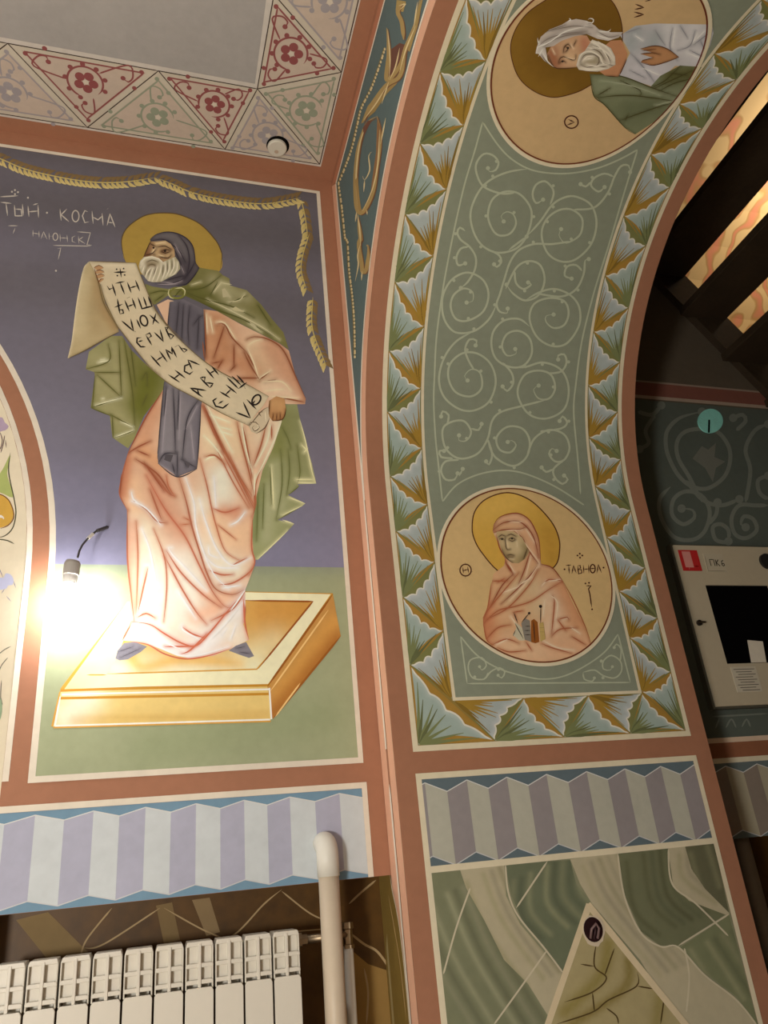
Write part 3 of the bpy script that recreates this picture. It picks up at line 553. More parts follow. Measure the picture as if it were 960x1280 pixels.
# ---------------------------------------------------------------- vine scrolls on the soffit
VC = (182, 190, 166)
vm = thing('vine_scroll_mural', (.96, DJ, .95), 'pale green curling vine scrolls on the arch soffit between the two medallions', 'mural')
s = Sheet(SOFF, 2)
s.strokes([T('t 335,55 290,220 235,400 190,590 150,780 120,940 105,1030 u 95,0 70,200 60,400 55,560 65,760 80,900 95,1040 105,1130'), T('u 105,1130 180,1040 280,985 400,955 510,955 620,985 760,1050 915,1150'),
  T('v 845,125 800,270 750,440 700,600 660,760 640,900 632,1000 645,1150 655,1275'), T('v 330,35 380,110 430,160 500,195 600,205 700,190 780,160 845,125')], 2.0, VC, taper=(.01, .01)); s.obj('vine_frame', vm)
scr_t = ['590,325 490,340 400,375 330,430 280,520 265,600 285,690 330,760 400,800 470,800 540,770 590,700 615,600 600,530 540,465 460,455 390,500 365,590 390,670 430,705 490,695 525,640 510,585 470,570 440,595 455,625|525,460 440,465 340,425 300,350 300,290 340,240 390,245 425,285 410,330 375,340 365,320',
  '720,530 740,470 730,430 690,395 640,415 620,470 640,520 680,500', '235,680 205,660 190,690 210,730 260,770 295,830 290,900 250,970 210,1005|255,770 210,780 185,830 195,875 235,865', '380,790 430,820 440,860 415,885 400,870']
scr_v = ['475,415 520,365 560,310 600,285 640,282 690,310 708,370 690,440 640,490 590,498 545,470 525,410 540,360 580,328 625,325 660,355 655,405 625,430 600,435 583,410 590,390|415,460 475,415|625,430 560,440 500,440 450,460 420,500 400,560 385,610 375,640 385,665 410,670 412,655',
  '630,325 700,318 745,270 768,215 790,180 815,178 820,200|765,215 735,205 700,220 690,245 715,265 735,250|690,232 672,248 655,240',
  '405,590 440,520 480,497 520,510 535,560 515,610 470,628 430,605 408,575|435,530 440,570 465,590 490,575 480,568',
  '470,628 520,600 570,590 620,610 650,650 650,710 610,770 560,780 510,750 485,690 500,640 550,620 600,630 615,670 600,710 565,720 540,700 540,680 565,675|510,605 590,615 640,590 665,540 670,495 682,490|660,530 640,510 610,515 602,545 625,555',
  '375,640 350,690 300,730 240,735 205,700 193,650 200,600 230,555 280,535 330,560 348,610 330,665 280,695 240,690 222,650 232,610 265,588 295,600 295,630 275,635',
  '300,730 240,765 200,820 183,890 200,950 250,990 300,995 350,965 372,900 355,840 310,805 260,805 220,840 215,890 240,935 290,948 325,920 320,870 290,858 268,880 278,895|300,860 280,825 270,790 285,758 308,762 305,778',
  '485,715 450,690 400,695 365,730 358,780 375,825 420,850 465,845 492,805 485,755 450,730 410,740 393,780 410,812 440,805 437,790|395,835 425,870 430,905 410,930 395,915',
  '420,850 470,850 530,835 590,860 615,920 600,990 540,1022 480,1005 445,940 465,880 510,862 555,875 570,920 550,955 515,955 498,925 515,912|545,872 590,865 608,835 600,808 580,812 580,825',
  '540,960 460,980 390,1000 360,1030 345,1090 310,1140 250,1155 205,1120 195,1060 220,1035 265,1030 290,1065 275,1095 250,1095 250,1078|290,1055 315,1060 325,1040|210,1045 215,1010 195,998 190,1015|230,1155 190,1150 185,1130 200,1130|250,1160 205,1165 190,1195 205,1225 235,1225 245,1205|250,1215 262,1190',
  '345,1095 370,1150 430,1180 475,1150 485,1095 460,1055 410,1050 375,1085 385,1125 420,1135 440,1110 425,1095 412,1100|345,1090 360,1140 350,1175 340,1165',
  '475,1150 500,1090 550,1060 600,1075 618,1120 600,1160 570,1165 550,1140 560,1122 575,1130|520,1065 590,1055 610,1035 595,1015 585,1030|600,1160 565,1190 570,1220 595,1240 612,1225 600,1212|565,1190 540,1200 525,1185']
def scroll_part(cr, txt, parent, surf=SOFF, wd=2.5, c=VC, layer=2, dots=True, name='vine_scroll', gain=1):
    s = Sheet(surf, layer, gain)
    for j, q in enumerate(txt.split('|')):
        P = T(cr+' '+q); s.stroke(P, wd, c, taper=(.04, .1)); s.disc(P[-1], wd*1.05, c)
        if dots:
            for k in range(2, len(P)-2, 5):
                a = P[k]-P[k+1]; a = np.array([a[1], -a[0]])/max(np.hypot(*a), 1e-6); s.disc(P[k]+a*2.6, 2.0, c)
    s.obj(name, parent)
for q in scr_t: scroll_part('t', q, vm)
for q in scr_v: scroll_part('v', q, vm)
cm = thing('corner_scroll_mural', (.96, DJ, .42), 'pale curling corner scrolls painted under the lower medallion', 'mural')
s = Sheet(SOFF, 2); s.strokes([T('s 55,55 85,265'), T('s 85,265 810,260'), T('s 810,260 755,45'), T('s 55,55 130,140 230,200 350,235 430,245 520,230 620,180 700,120 755,45')], 1.8, VC, taper=(.01, .01)); s.obj('vine_frame', cm)
for q in ('165,245 190,212 230,195 252,215 238,240 222,228|178,215 160,245 110,240 90,200 100,160 150,150 170,185 150,205 140,190', '600,215 650,205 690,230 740,240 770,210 765,165 725,140 690,165 690,200 720,205 730,190|600,215 605,245 640,255 650,240|765,165 768,110 748,90 738,105'): scroll_part('s', q, cm, wd=1.8)

# ---------------------------------------------------------------- medallions
def medallion(cv, label, bg):
    t = thing('medallion_mural', (.963, DJ, min(cv, 1.6)), label, 'mural')
    s = Sheet(SOFF, 2, 1.05); a = np.arange(72)*2*math.pi/72
    s.poly(np.stack([.963+.258*np.cos(a), cv+.258*np.sin(a)], 1), bg, uv=True, grid=12); s.obj('disc', t)
    s = Sheet(SOFF, 9, 1.05); s.ring((.963, cv), .2575, .0085, CREAM); s.ring((.963, cv), .2505, .0032, (112, 52, 34)); s.obj('rim', t); return t
GM = 1.1
m1 = medallion(.691, 'round cream medallion of a veiled woman painted low on the arch soffit', (216, 186, 132))
s = Sheet(SOFF, 3, GM); hal = T('m 192,270 205,190 260,130 360,100 460,130 540,200 595,280 612,370 575,465 400,520 310,470 240,390 205,330')
s.poly(hal, (212, 170, 78), smooth=True, grid=5, soft=softs('m', '260,180 400,130', 40, (226, 188, 98), .7)+softs('m', '560,300 580,420', 30, (190, 146, 58), .7)); s.stroke(hal, 1.5, (88, 48, 26), closed=True); s.obj('halo', m1)
SK, SKD = (218, 174, 132), (176, 102, 68)
s = Sheet(SOFF, 4, GM)
s.poly(T('m 290,285 295,250 330,215 400,198 450,215 490,260 515,330 522,440 565,455 620,510 660,600 720,720 765,832 700,872 600,905 540,912 480,912 380,888 300,842 262,815 245,740 243,700 265,650 280,560 295,490 345,450 350,420 310,330'), SK, grid=2.2,
  soft=softs('o', '420,180 480,250 450,350;330,200 260,280', 26, (216, 190, 150), .8)+softs('o', '560,260 600,400 560,480', 26, (236, 210, 180), .8)+softs('o', '250,600 400,640 560,640 700,600', 30, (232, 196, 160), .8)+softs('o', '640,200 760,420', 30, (208, 146, 104), .7)+softs('o', '110,360 100,520', 26, (206, 132, 92), .8)+softs('o', '200,380 300,360', 16, (222, 180, 140), .8)+softs('o', '600,620 760,600', 26, (226, 176, 138), .7)
  +softs('n', '250,240 350,230 440,290', 18, (228, 184, 148), .8)+softs('n', '480,380 530,560', 16, (222, 172, 136), .7))
fold(s, 'n', '165,330 200,250 280,212 370,205 450,250 500,330 535,430 548,600;165,340 250,280 370,270 450,330 500,420 530,560;170,360 260,335 390,330 430,310;195,360 215,470 260,560;330,345 400,400 450,500 530,610;260,570 290,640 330,690;540,600 480,680 380,790 230,930;550,610 640,640 720,740;460,520 420,650 370,770;330,690 240,780 150,940;270,600 320,670', 1.7, (150, 78, 50))
fold(s, 'o', '75,410 130,330 230,210 330,90;80,450 180,360 300,330 420,290 540,210 640,150;100,420 250,340 400,180 470,60;640,150 540,140 490,185;640,150 720,300 800,480 840,600;135,160 110,330 75,440;80,450 100,560 140,600;140,150 250,150;100,560 180,480 270,460;140,600 240,560 330,590;180,620 260,650 380,640;560,540 620,490 740,480;490,590 560,620 700,660;380,580 420,640;300,380 310,420;700,540 800,600;180,160 230,130;560,250 580,290 560,520;290,370 360,360;660,500 600,420;610,420 670,405 680,425', 1.8, SKD)
fold(s, 'n', '180,370 300,340 400,340;300,270 400,275;430,330 500,440;345,340 440,470 535,600 525,640;540,600 430,760 300,900;470,540 430,700;290,600 340,680;330,420 350,430', 1.4, (238, 210, 178))
fold(s, 'o', '540,150 620,140;490,185 520,150;550,250 600,300 590,420;640,420 670,410;500,570 600,620 720,640;220,230 330,190;270,400 330,480;700,480 760,520;250,560 170,600;330,180 420,120;510,290 500,400', 1.6, (242, 216, 188)); s.obj('veil', m1)
s = Sheet(SOFF, 6, GM)
s.poly(T('n 195,352 250,342 330,350 400,400 440,480 456,512 420,570 370,605 320,602 270,560 235,500 210,430 196,390'), (198, 174, 130), grid=1.2, soft=softs('n', '420,480 400,580', 16, (140, 124, 82), .8)+softs('n', '290,420 300,470;350,440 360,500', 14, (210, 190, 148), .8)+softs('n', '230,500 300,580', 10, (150, 130, 90), .7))
fold(s, 'n', '210,395 235,378 265,388;280,385 310,372 350,390;218,412 240,405 256,418;290,412 318,400 345,415;265,400 268,470 282,495 305,492;278,542 305,535 335,542;290,555 325,555;295,420 320,428 340,420;235,500 270,560 320,602;440,490 410,570', 1.2, (82, 60, 40))
for q in T('n 238,412 318,408'): s.disc(q, 1.2, (40, 32, 26))
fold(s, 'n', '275,420 285,480;355,430 360,470;300,570 330,572', 1.2, (224, 206, 168)); s.obj('face', m1)
s = Sheet(SOFF, 7, GM)
s.poly(T('o 415,430 435,418 460,440 472,580 445,590 412,580'), (150, 88, 34)); s.poly(T('o 345,450 375,415 405,430 415,580 370,565'), (140, 134, 124)); s.poly(T('o 285,530 310,480 300,440 350,480 370,570 330,570'), (206, 198, 172)); s.poly(T('o 470,450 500,440 515,560 480,580'), (196, 170, 104))
fold(s, 'o', '345,445 400,378;480,450 482,325;290,370 320,450;285,540 305,495;370,470 410,470;365,500 410,500;368,530 412,530;475,480 505,480;478,510 510,510;300,450 360,560;430,430 440,580', 1.4, (60, 44, 34)); s.disc(T('o 480,330')[0], 2, (40, 26, 22)); s.disc(T('o 400,378')[0], 1.6, (50, 40, 36)); s.obj('held_vessels', m1)
def lettering(surf, layer, cr, txt, wd, c, parent, circ=(), dots='', gain=1, name='inscription'):
    s = Sheet(surf, layer, gain)
    for q in TL(cr, txt): s.stroke(q, wd, c, smooth=False, taper=(.05, .05))
    for e in circ: s.stroke(ell(cr, *e), wd, c, closed=True)
    if dots:
        for q in T(cr+' '+dots): s.disc(q, wd*.75, c)
    return tag(s.obj(name, parent), kind='stuff')
INK2 = (84, 40, 24)
lettering(SOFF, 4, 'm', '147,458 150,488;170,455 175,487;148,475 172,468;640,450 668,447;655,449 658,490;670,490 678,450 692,488;672,475 690,473;698,450 702,490 718,485 716,470 700,468 712,462 710,450 698,450;725,447 728,488;750,445 752,487;727,468 751,466;758,465 782,463;790,487 797,445 812,485;792,472 808,470;738,548 762,546 750,562 757,590 765,650;122,466 134,466;186,480 196,480;158,436 160,444;158,502 160,510', 1.5, INK2, m1, [(160, 472, 27, 28), (770, 465, 12, 20)], '635,468 822,460 697,402 708,393 720,402 709,412 735,536 752,533 767,660')
# upper medallion: old man, head to the left
m2 = medallion(2.1246, 'round cream medallion of a white-haired old man painted at the top of the arch', (208, 178, 132))
s = Sheet(SOFF, 3, GM); hal = T('q 122,200 140,120 190,50 260,0 320,-35 420,-45 500,-20 545,30 568,110 560,200 500,300 440,340 380,370 290,388 210,360 150,300')
s.poly(hal, (122, 90, 30), smooth=True, grid=5, soft=softs('q', '160,120 140,220 200,330 300,375', 40, (142, 108, 40), .7)); s.stroke(hal, 1.2, (90, 50, 24), closed=True); s.obj('halo', m2)
s = Sheet(SOFF, 4, GM)
s.poly(T('q 560,140 620,102 700,92 928,96 934,130 920,180 892,240 876,264 780,262 690,345 555,300 600,210'), (194, 194, 200), grid=2.5, soft=softs('q', '760,100 760,180;860,110 820,200 880,220', 24, (222, 222, 226), .8)+softs('q', '620,130 600,180;700,150 690,180', 20, (160, 172, 176), .7)+softs('q', '640,280 720,280', 26, (214, 212, 220), .7))
fold(s, 'q', '580,130 640,110;700,120 740,180;770,110 760,190 790,240;860,120 840,180 790,200;930,120 850,180;840,200 900,230;600,210 640,250 700,330;620,230 680,300;600,280 660,310;800,100 830,150;880,160 900,200', 1.4, (146, 148, 158)); fold(s, 'q', '780,110 770,180;870,130 850,170;620,140 650,160;650,270 720,300;900,120 860,160;830,210 880,230', 1.6, (236, 236, 240)); s.obj('tunic', m2)
s = Sheet(SOFF, 5, GM)
s.poly(T('q 438,294 560,300 680,347 720,302 800,260 886,266 830,360 760,435 690,490 620,536 580,510 500,420 455,382'), (122, 130, 100), grid=3, soft=softs('q', '480,340 640,360 780,390', 22, (142, 150, 122), .8)+softs('q', '600,440 700,420', 26, (104, 112, 84), .8)+softs('q', '760,300 850,290', 20, (98, 96, 50), .8))
fold(s, 'q', '440,300 455,382 500,420 580,510 620,536;440,296 560,302 690,350 790,385;470,380 520,350;460,390 600,380 790,405;560,320 640,360 640,380;690,345 740,320 800,262;720,360 780,330 860,310;560,480 700,430 790,405;760,290 830,300;700,350 850,280;590,460 580,480', 1.6, (76, 74, 40)); fold(s, 'q', '480,320 600,340 720,380;700,420 780,400', 1.4, (164, 172, 146)); s.obj('cloak', m2)
s = Sheet(SOFF, 6, GM)
s.poly(T('r 740,300 820,295 865,400 850,460 795,572 700,565 640,520 600,420'), (196, 142, 104), grid=2); 
s.poly(T('r 262,400 290,345 370,290 480,255 560,262 600,330 580,420 510,470 480,500 400,505 320,505 285,470'), (200, 160, 126), grid=1.2, soft=softs('r', '300,390 320,470', 14, (160, 96, 64), .8)+softs('r', '420,420 470,440', 14, (222, 190, 150), .8)+softs('r', '420,330 500,310', 16, (214, 178, 140), .8)+softs('r', '540,310 560,360', 14, (190, 120, 94), .7))
fold(s, 'r', '385,390 390,350 420,325 440,350;350,470 355,440 385,420 450,445 475,440 478,410;400,345 420,360 400,385;360,465 380,450 400,462;270,410 300,480 340,510 480,505;800,570 860,440;700,565 795,572;480,300 460,340', 1.3, (84, 52, 34)); s.disc(T('r 418,355')[0], 1.5, (50, 40, 36)); s.disc(T('r 378,456')[0], 1.3, (50, 40, 36)); fold(s, 'r', '400,425 470,440;440,330 460,360;300,360 320,400', 1.3, (236, 212, 180)); s.obj('face', m2)
s = Sheet(SOFF, 8, GM)
s.poly(T('r 175,395 185,345 215,270 280,215 370,180 420,150 480,135 560,150 620,185 650,215 740,235 830,235 800,275 720,300 640,285 560,250 470,265 370,300 310,340 250,350 270,470 240,450 200,400'), (204, 196, 190), grid=2, soft=softs('r', '240,330 380,240 520,220', 12, (164, 156, 150), .8))
fold(s, 'r', '200,340 260,290 380,250 560,230;230,350 340,280 470,250 580,250;190,330 195,270;260,230 400,180;640,230 720,270 800,260;300,220 460,190 600,200;215,400 260,460 320,500;570,170 600,165 605,140 580,135', 1.3, (132, 122, 114)); fold(s, 'r', '180,400 190,350 280,310 400,230 560,190;195,420 230,360;420,150 440,140 425,130;560,155 600,165 610,140 585,130 570,140;650,230 720,230 740,210;200,330 190,280;640,260 740,290;230,390 270,460 310,495', 1.7, (240, 234, 228)); s.obj('hair', m2)
s = Sheet(SOFF, 8, GM)
s.poly(T('r 480,485 500,405 545,375 600,290 680,320 740,355 772,420 775,480 720,512 640,532 560,528 500,518'), (192, 182, 166), grid=1.2, soft=softs('r', '570,450 610,450', 14, (164, 152, 122), .8))
fold(s, 'r', '510,460 540,410 600,400 650,430 640,480 560,500 515,480;600,330 660,360 720,420 740,480;570,350 650,380 690,440;650,490 720,500;660,465 760,485', 1.4, (110, 98, 78)); fold(s, 'r', '490,480 520,400 590,380 660,420 680,470 760,475;530,450 560,420 610,415;560,480 620,490 680,480;520,500 580,512 660,510;600,300 650,340 700,400 730,460;640,300 720,360 765,440;560,350 620,360;500,510 600,520 720,500;610,340 700,380 760,450;620,310 700,340 760,420;550,440 600,430;580,300 640,330', 1.8, (236, 230, 216)); s.obj('beard', m2)
s = Sheet(SOFF, 8, GM)
s.poly(T('q 638,192 700,178 748,190 795,225 740,246 690,258 642,246 650,236 690,228 640,212 690,208'), (190, 142, 100), grid=2); fold(s, 'q', '640,192 700,180 748,192 795,225;640,212 690,208 720,215;645,240 690,228;642,247 690,258 740,246 795,226;645,200 700,194', 1.3, (100, 62, 38)); s.obj('hand', m2)
lettering(SOFF, 4, 'q', '615,68 656,56;615,46 656,56;634,62 634,50;618,36 656,28;620,14 656,28;660,4 692,-6;345,500 378,488;352,476 378,488;360,494 362,480;330,482 340,484;392,486 384,487', 1.7, INK2, m2, [(365, 487, 27, 25)])

# ---------------------------------------------------------------- petal borders
def petal(parent, A, B, Cc, gold, k=1.0):
    A, B, Cc = map(np.array, (A, B, Cc)); s = Sheet(SOFF, 2, 1.05)
    pale, pale2 = ((170, 182, 182), (196, 202, 204)) if gold else ((160, 178, 172), (184, 196, 192))
    st, bgc = ((162, 130, 52), (124, 126, 76)) if gold else ((122, 130, 86), (166, 130, 58))
    cen = (A+B+Cc)/3
    s.poly([A, B, Cc], bgc, uv=True, grid=16)
    def bow(p, q, amt, n=6):
        m = []
        for t in np.linspace(0, 1, n): e = p+(q-p)*t; m.append(e+(cen-e)*amt*math.sin(math.pi*t)**.8)
        return m
    Bi, Ci = B+(cen-B)*.05, Cc+(cen-Cc)*.05
    sc_ = []                                            # scalloped outer edge
    nb = 4
    for i in range(nb):
        for t in np.linspace(0, 1, 6, endpoint=False):
            u = (i+t)/nb; e = Bi+(Ci-Bi)*u; ins = .17*math.sin(math.pi*u)**.6
            e = e+(A-e)*(ins-.06*math.sin(math.pi*t)*(math.sin(math.pi*u)**.5)*1.1); sc_.append(e)
    sc_.append(Ci)
    edge = np.array(sc_)
    poly = bow(A, Bi, .10 if gold else .04)[:-1]+sc_+bow(Ci, A, .04 if gold else .26)[1:-1]
    ln = np.hypot(*(B-A)); s.poly(poly, pale, uv=True, grid=7, soft=[(edge, .016, pale2, .9), ([A, A+(cen-A)*.55], .03, (150, 150, 110) if gold else (140, 154, 130), .7)])
    for u in np.linspace(.06, .93, 8):
        tgt = B+(Cc-B)*(u+rng.uniform(-.03, .03)); f = rng.uniform(.5, .82) if .12 < u < .88 else .85
        mid = A+(tgt-A)*f*.5+(cen-A)*.03
        s.stroke([A+(tgt-A)*.03, mid, A+(tgt-A)*f], 0.0074*k, st if rng.random() < .7 else tuple(int(v*.82) for v in st), taper=(.25, .75), uv=True)
    s.stroke(edge, .0036*k, (222, 220, 208), taper=(.03, .03), uv=True)
    s.obj('petal', parent)
LLv = [.265, .442, .616, .8, .963, 1.152, 1.324, 1.51, 1.687, 1.864, 2.038, 2.215, 2.39, 2.565, 2.74]
LRv = [.356, .527, .714, .882, 1.052, 1.226, 1.4, 1.591, 1.764, 1.925, 2.084, 2.26, 2.435, 2.61, 2.785]
RLv = [.356, .502, .635, .798, .962, 1.116, 1.276, 1.436, 1.598, 1.767, 1.938, 2.077, 2.216, 2.37, 2.53, 2.7]
RRv = [.252, .405, .556, .705, .887, 1.053, 1.202, 1.354, 1.516, 1.697, 1.863, 2.029, 2.166, 2.32, 2.48, 2.64]
def under(parent, u0, u1, v0, v1):
    s = Sheet(SOFF, 1); s.grid(u0, u1, v0, v1, (150, 128, 66)); s.obj('ground', parent)
bl = thing('petal_border', (.65, DJ, .5), 'border of pale scalloped petals up the left edge of the arch soffit', 'border', 'petal borders on the arch soffit')
under(bl, XO1, XI0, .26, 2.75)
for i in range(len(LLv)-1):
    a, b = (XO1+.001, LLv[i]), (XI0-.001, LRv[i]); c, d = (XO1+.001, LLv[i+1]), (XI0-.001, LRv[i+1])
    if i > 0: petal(bl, a, c, b, False)
    petal(bl, b, c, d, True)
br = thing('petal_border', (1.28, DJ, .5), 'border of pale scalloped petals up the right edge of the arch soffit beside the stairs', 'border', 'petal borders on the arch soffit')
under(br, XJ1, XP0, .26, 2.6)
for i in range(len(RLv)-1):
    a, b = (XJ1+.001, RLv[i]), (XP0-.001, RRv[i]); c, d = (XJ1+.001, RLv[i+1]), (XP0-.001, RRv[i+1])
    petal(br, b, d, a, False)
    petal(br, a, d, c, True)
bb = thing('petal_border', (.96, DJ, .3), 'row of pale scalloped petals along the bottom of the arch panel', 'border', 'petal borders on the arch soffit')
under(bb, XO1, XP0, .25, .352)
tv = [(.7, .352), (.888, .352), (1.07, .352), (1.229, .352)]; bv = [(.598, .2515), (.793, .2515), (.98, .2515), (1.169, .2515), (1.334, .2515)]
petal(bb, bv[0], (.598, .442), bv[1], False, 1.2)
for i in range(3):
    petal(bb, tv[i], tv[i+1], bv[i+1], True, 1.1)
    petal(bb, bv[i+1], tv[i+1], bv[i+2], False, 1.1)

# ---------------------------------------------------------------- pleated friezes
def frieze(surf, x0, x1, zt, zb, peaks, label, gain, loc, lt, dk, bl_, amp=.013):
    t = thing('pleated_frieze', loc, label, 'frieze', 'pleated painted friezes')
    s = Sheet(surf, 1, gain); s.grid(x0, x1, zb, zt, bl_); s.obj('blue_ground', t)
    ed = []
    for i, p in enumerate(peaks):
        ed.append((p, 1)); q = peaks[i+1] if i+1 < len(peaks) else p+(p-peaks[i-1]); ed.append(((p+q)/2, 0))
    ed = [(peaks[0]*1.5-peaks[1]*.5, 0)]+ed
    zp, zv = zt-.008, zt-.008-amp; bp, bv_ = zb+.02, zb+.02-amp
    for (xa, ka), (xb, kb) in zip(ed[:-1], ed[1:]):
        A, B = max(xa, x0), min(xb, x1)
        if B-A < .004: continue
        f = lambda x, hi, lo: (lo if ka == 0 else hi)+((hi if kb else lo)-(lo if ka == 0 else hi))*(x-xa)/(xb-xa)
        s = Sheet(surf, 2, gain); s.poly([(A, f(A, zp, zv)), (B, f(B, zp, zv)), (B, f(B, bp, bv_)), (A, f(A, bp, bv_))], lt if ka else dk, uv=True)
        s.stroke([(A, f(A, zp, zv)), (B, f(B, zp, zv))], .0022, (214, 216, 214), smooth=False, taper=(0, 0), uv=True)
        s.stroke([(A, f(A, bp, bv_)), (B, f(B, bp, bv_))], .0022, (200, 202, 204), smooth=False, taper=(0, 0), uv=True)
        s.obj('pleat', t)
frieze(BACK, LX+LR+.003, .4835, .1755, ZB+.0005, [-.354, -.2369, -.1197, -.0115, .0972, .2043, .3096, .4281], 'pleated blue and lilac ribbon frieze above the radiator', 1.0, (.1, D, .0), (202, 210, 214), (174, 176, 196), (116, 150, 174), .014)
frieze(SOFF, XO1, XP0, .175, -.008, [.604, .708, .8103, .9148, 1.0241, 1.1315, 1.2351, 1.338], 'pleated grey and mauve ribbon frieze across the arch pier', 1.0, (.96, DJ, .0), (184, 184, 170), (150, 144, 146), (98, 114, 122), .022)
frieze(NEXT, X2, 2.6, .18, ZB+.0005, [1.46+.108*i for i in range(11)], 'pleated grey ribbon frieze below the cabinet on the far room wall', 1.0, (1.9, DN, .0), (176, 168, 144), (142, 130, 118), (104, 116, 116), .02)

# ---------------------------------------------------------------- painted marble on the pier
mp = thing('marble_mural', (.96, DJ, -.4), 'green and beige painted marble with a pale triangle at the bottom of the arch pier', 'mural')
s = Sheet(SOFF, 1); s.grid(XO1, XP0, FLOOR+.1, -.0215, (142, 144, 116)); s.obj('ground', mp)
MG, MD, MBg = (144, 152, 126), (112, 120, 96), (188, 180, 152)
marb = [('A 120,340 190,335 205,380 250,460 300,560 360,620 415,690 390,760 150,760', (128, 132, 104), 'A 150,400 220,560 330,740', (150, 152, 124)), ('A 190,335 300,322 305,400 340,470 400,540 445,590 410,700 360,620 300,560 250,460 205,380', MBg, 'A 240,350 290,470 390,610', (162, 156, 124)),
  ('A 303,322 465,310 480,370 520,420 445,592 400,530 345,460 318,400', MD, 'A 400,330 400,420 450,480', (138, 142, 112)), ('A 465,308 582,292 600,400 640,490 690,526 738,528 800,600 880,660 935,730 935,760 760,760 640,560 520,420 490,370', MBg, 'A 490,330 540,430 680,600', (168, 162, 132)),
  ('A 585,291 710,282 722,372 762,412 862,440 735,524 690,524 642,488 602,400', (116, 120, 92), 'A 640,300 660,420 720,480', (96, 98, 72)), ('A 710,280 752,276 772,340 862,440 862,450 762,412 722,372', MBg, 'A 730,300 740,360 820,420', (160, 154, 124)), ('A 752,276 825,268 862,442 802,382 768,332', (104, 104, 80), 'A 800,280 830,380', (126, 126, 98)), ('A 738,530 862,447 935,725 882,652 802,592', (126, 132, 100), 'A 800,520 890,660', (146, 148, 116))]
for q, c, sf, c2 in marb:
    s = Sheet(SOFF, 2); P = T(q); ml = catmull(T(sf), step=6); s.poly(P, c, grid=3, soft=[(ml+np.array([1, -.45])*o, 6.5, tuple(int(v*f) for v in cc), .8) for o, cc, f in ((-38, c2, .95), (-28, c, .86), (-17, c2, 1.04), (-6, c, 1), (4, c2, 1.06), (14, c, .86), (24, c2, .96), (34, c, .9), (44, c2, 1.03))]); s.obj('marble_patch', mp)
s = Sheet(SOFF, 4); VN = (206, 198, 172)
s.strokes(TL('A', '215,380 180,480 148,595;408,313 330,430;405,538 340,630 275,720;862,445 735,524;583,291 600,400 640,490 690,526 735,528 800,597 880,660 935,728;303,322 310,390 335,450 400,530 447,592;750,530 762,600 755,690;710,282 720,370 780,420 860,500'), 2.2, VN, taper=(.02, .02)); s.obj('veins', mp)
tri = thing('painted_triangle', (.95, DJ, -.35), 'cream-edged painted triangle of cracked yellow stone below the wall hole', 'mural')
s = Sheet(SOFF, 5); s.poly(T('A 510,425 395,760 795,760'), (176, 164, 122), grid=6, soft=[(catmull(T('A 560,520 540,600 450,690'), step=5), 16, (146, 134, 74), .9), (catmull(T('A 610,560 600,630 470,720'), step=5), 12, (138, 124, 66), .9), (catmull(T('A 690,640 680,720'), step=5), 14, (150, 138, 80), .8)]); s.obj('stone_field', tri)
s = Sheet(SOFF, 6); s.strokes(TL('A', '530,515 525,575 555,605 520,640 450,665;575,530 550,600;490,570 525,576;632,590 630,625 560,660 520,690 430,720;632,625 672,632;555,680 580,700 585,720;700,650 690,720;520,640 525,690'), 1.8, (84, 66, 34)); s.obj('cracks', tri)
s = Sheet(SOFF, 7); s.strokes([T('A 512,420 400,745'), T('A 508,420 780,755')], 8, (220, 204, 170), smooth=False, taper=(0, 0)); s.obj('frame_line', tri)

# ---------------------------------------------------------------- gold acanthus on the spandrel
ac = thing('acanthus_mural', (1.3, 1.0, 1.0), 'gold acanthus scroll with a bead string on the narrow teal spandrel', 'mural')
ac.location = V(XA, 1.4, 1.5)
s = Sheet(ARCH, 3); GO, GOL, GOD = (176, 150, 96), (226, 208, 160), (124, 84, 58)
for P in (T('z 95,915 130,830 165,730 190,620 210,540 260,440 300,330 330,235'), T('z 95,920 112,1040 130,1200 K 160,0 175,250 200,450 215,650 220,850 220,935')):
    P = catmull(P, step=2.2); s.stroke(P+np.array([-1.2, 0]), 2.2, (120, 110, 74), taper=(.02, .02)); L = np.r_[0, np.cumsum(np.hypot(*np.diff(P, axis=0).T))]
    for d in np.arange(0, L[-1], 4.2):
        i = np.searchsorted(L, d); s.disc(P[min(i, len(P)-1)], 1.25, GOL, ry=1.9, n=8)
s.obj('bead_string', ac)
s = Sheet(ARCH, 2)
for q, c in (('z 348,160 352,250 400,215 445,230 420,300 385,345 352,400 338,300', (112, 74, 62)), ('z 205,620 240,530 330,432 400,378 385,420 335,470 275,560', (164, 138, 84)), ('z 385,0 432,8 418,60 380,52', (176, 152, 94)), ('z 288,590 306,640 300,740 280,900 250,1000 262,900 282,760', (150, 112, 74)), ('z 178,900 190,1040 210,1062 198,980 190,880', (170, 142, 90)), ('z 440,250 480,120 505,0 515,0 490,130 450,260', (170, 146, 92)), ('z 215,640 240,605 262,600 240,640 222,680', (120, 78, 62))): s.poly(T(q), c)
s.obj('acanthus_ground', ac)
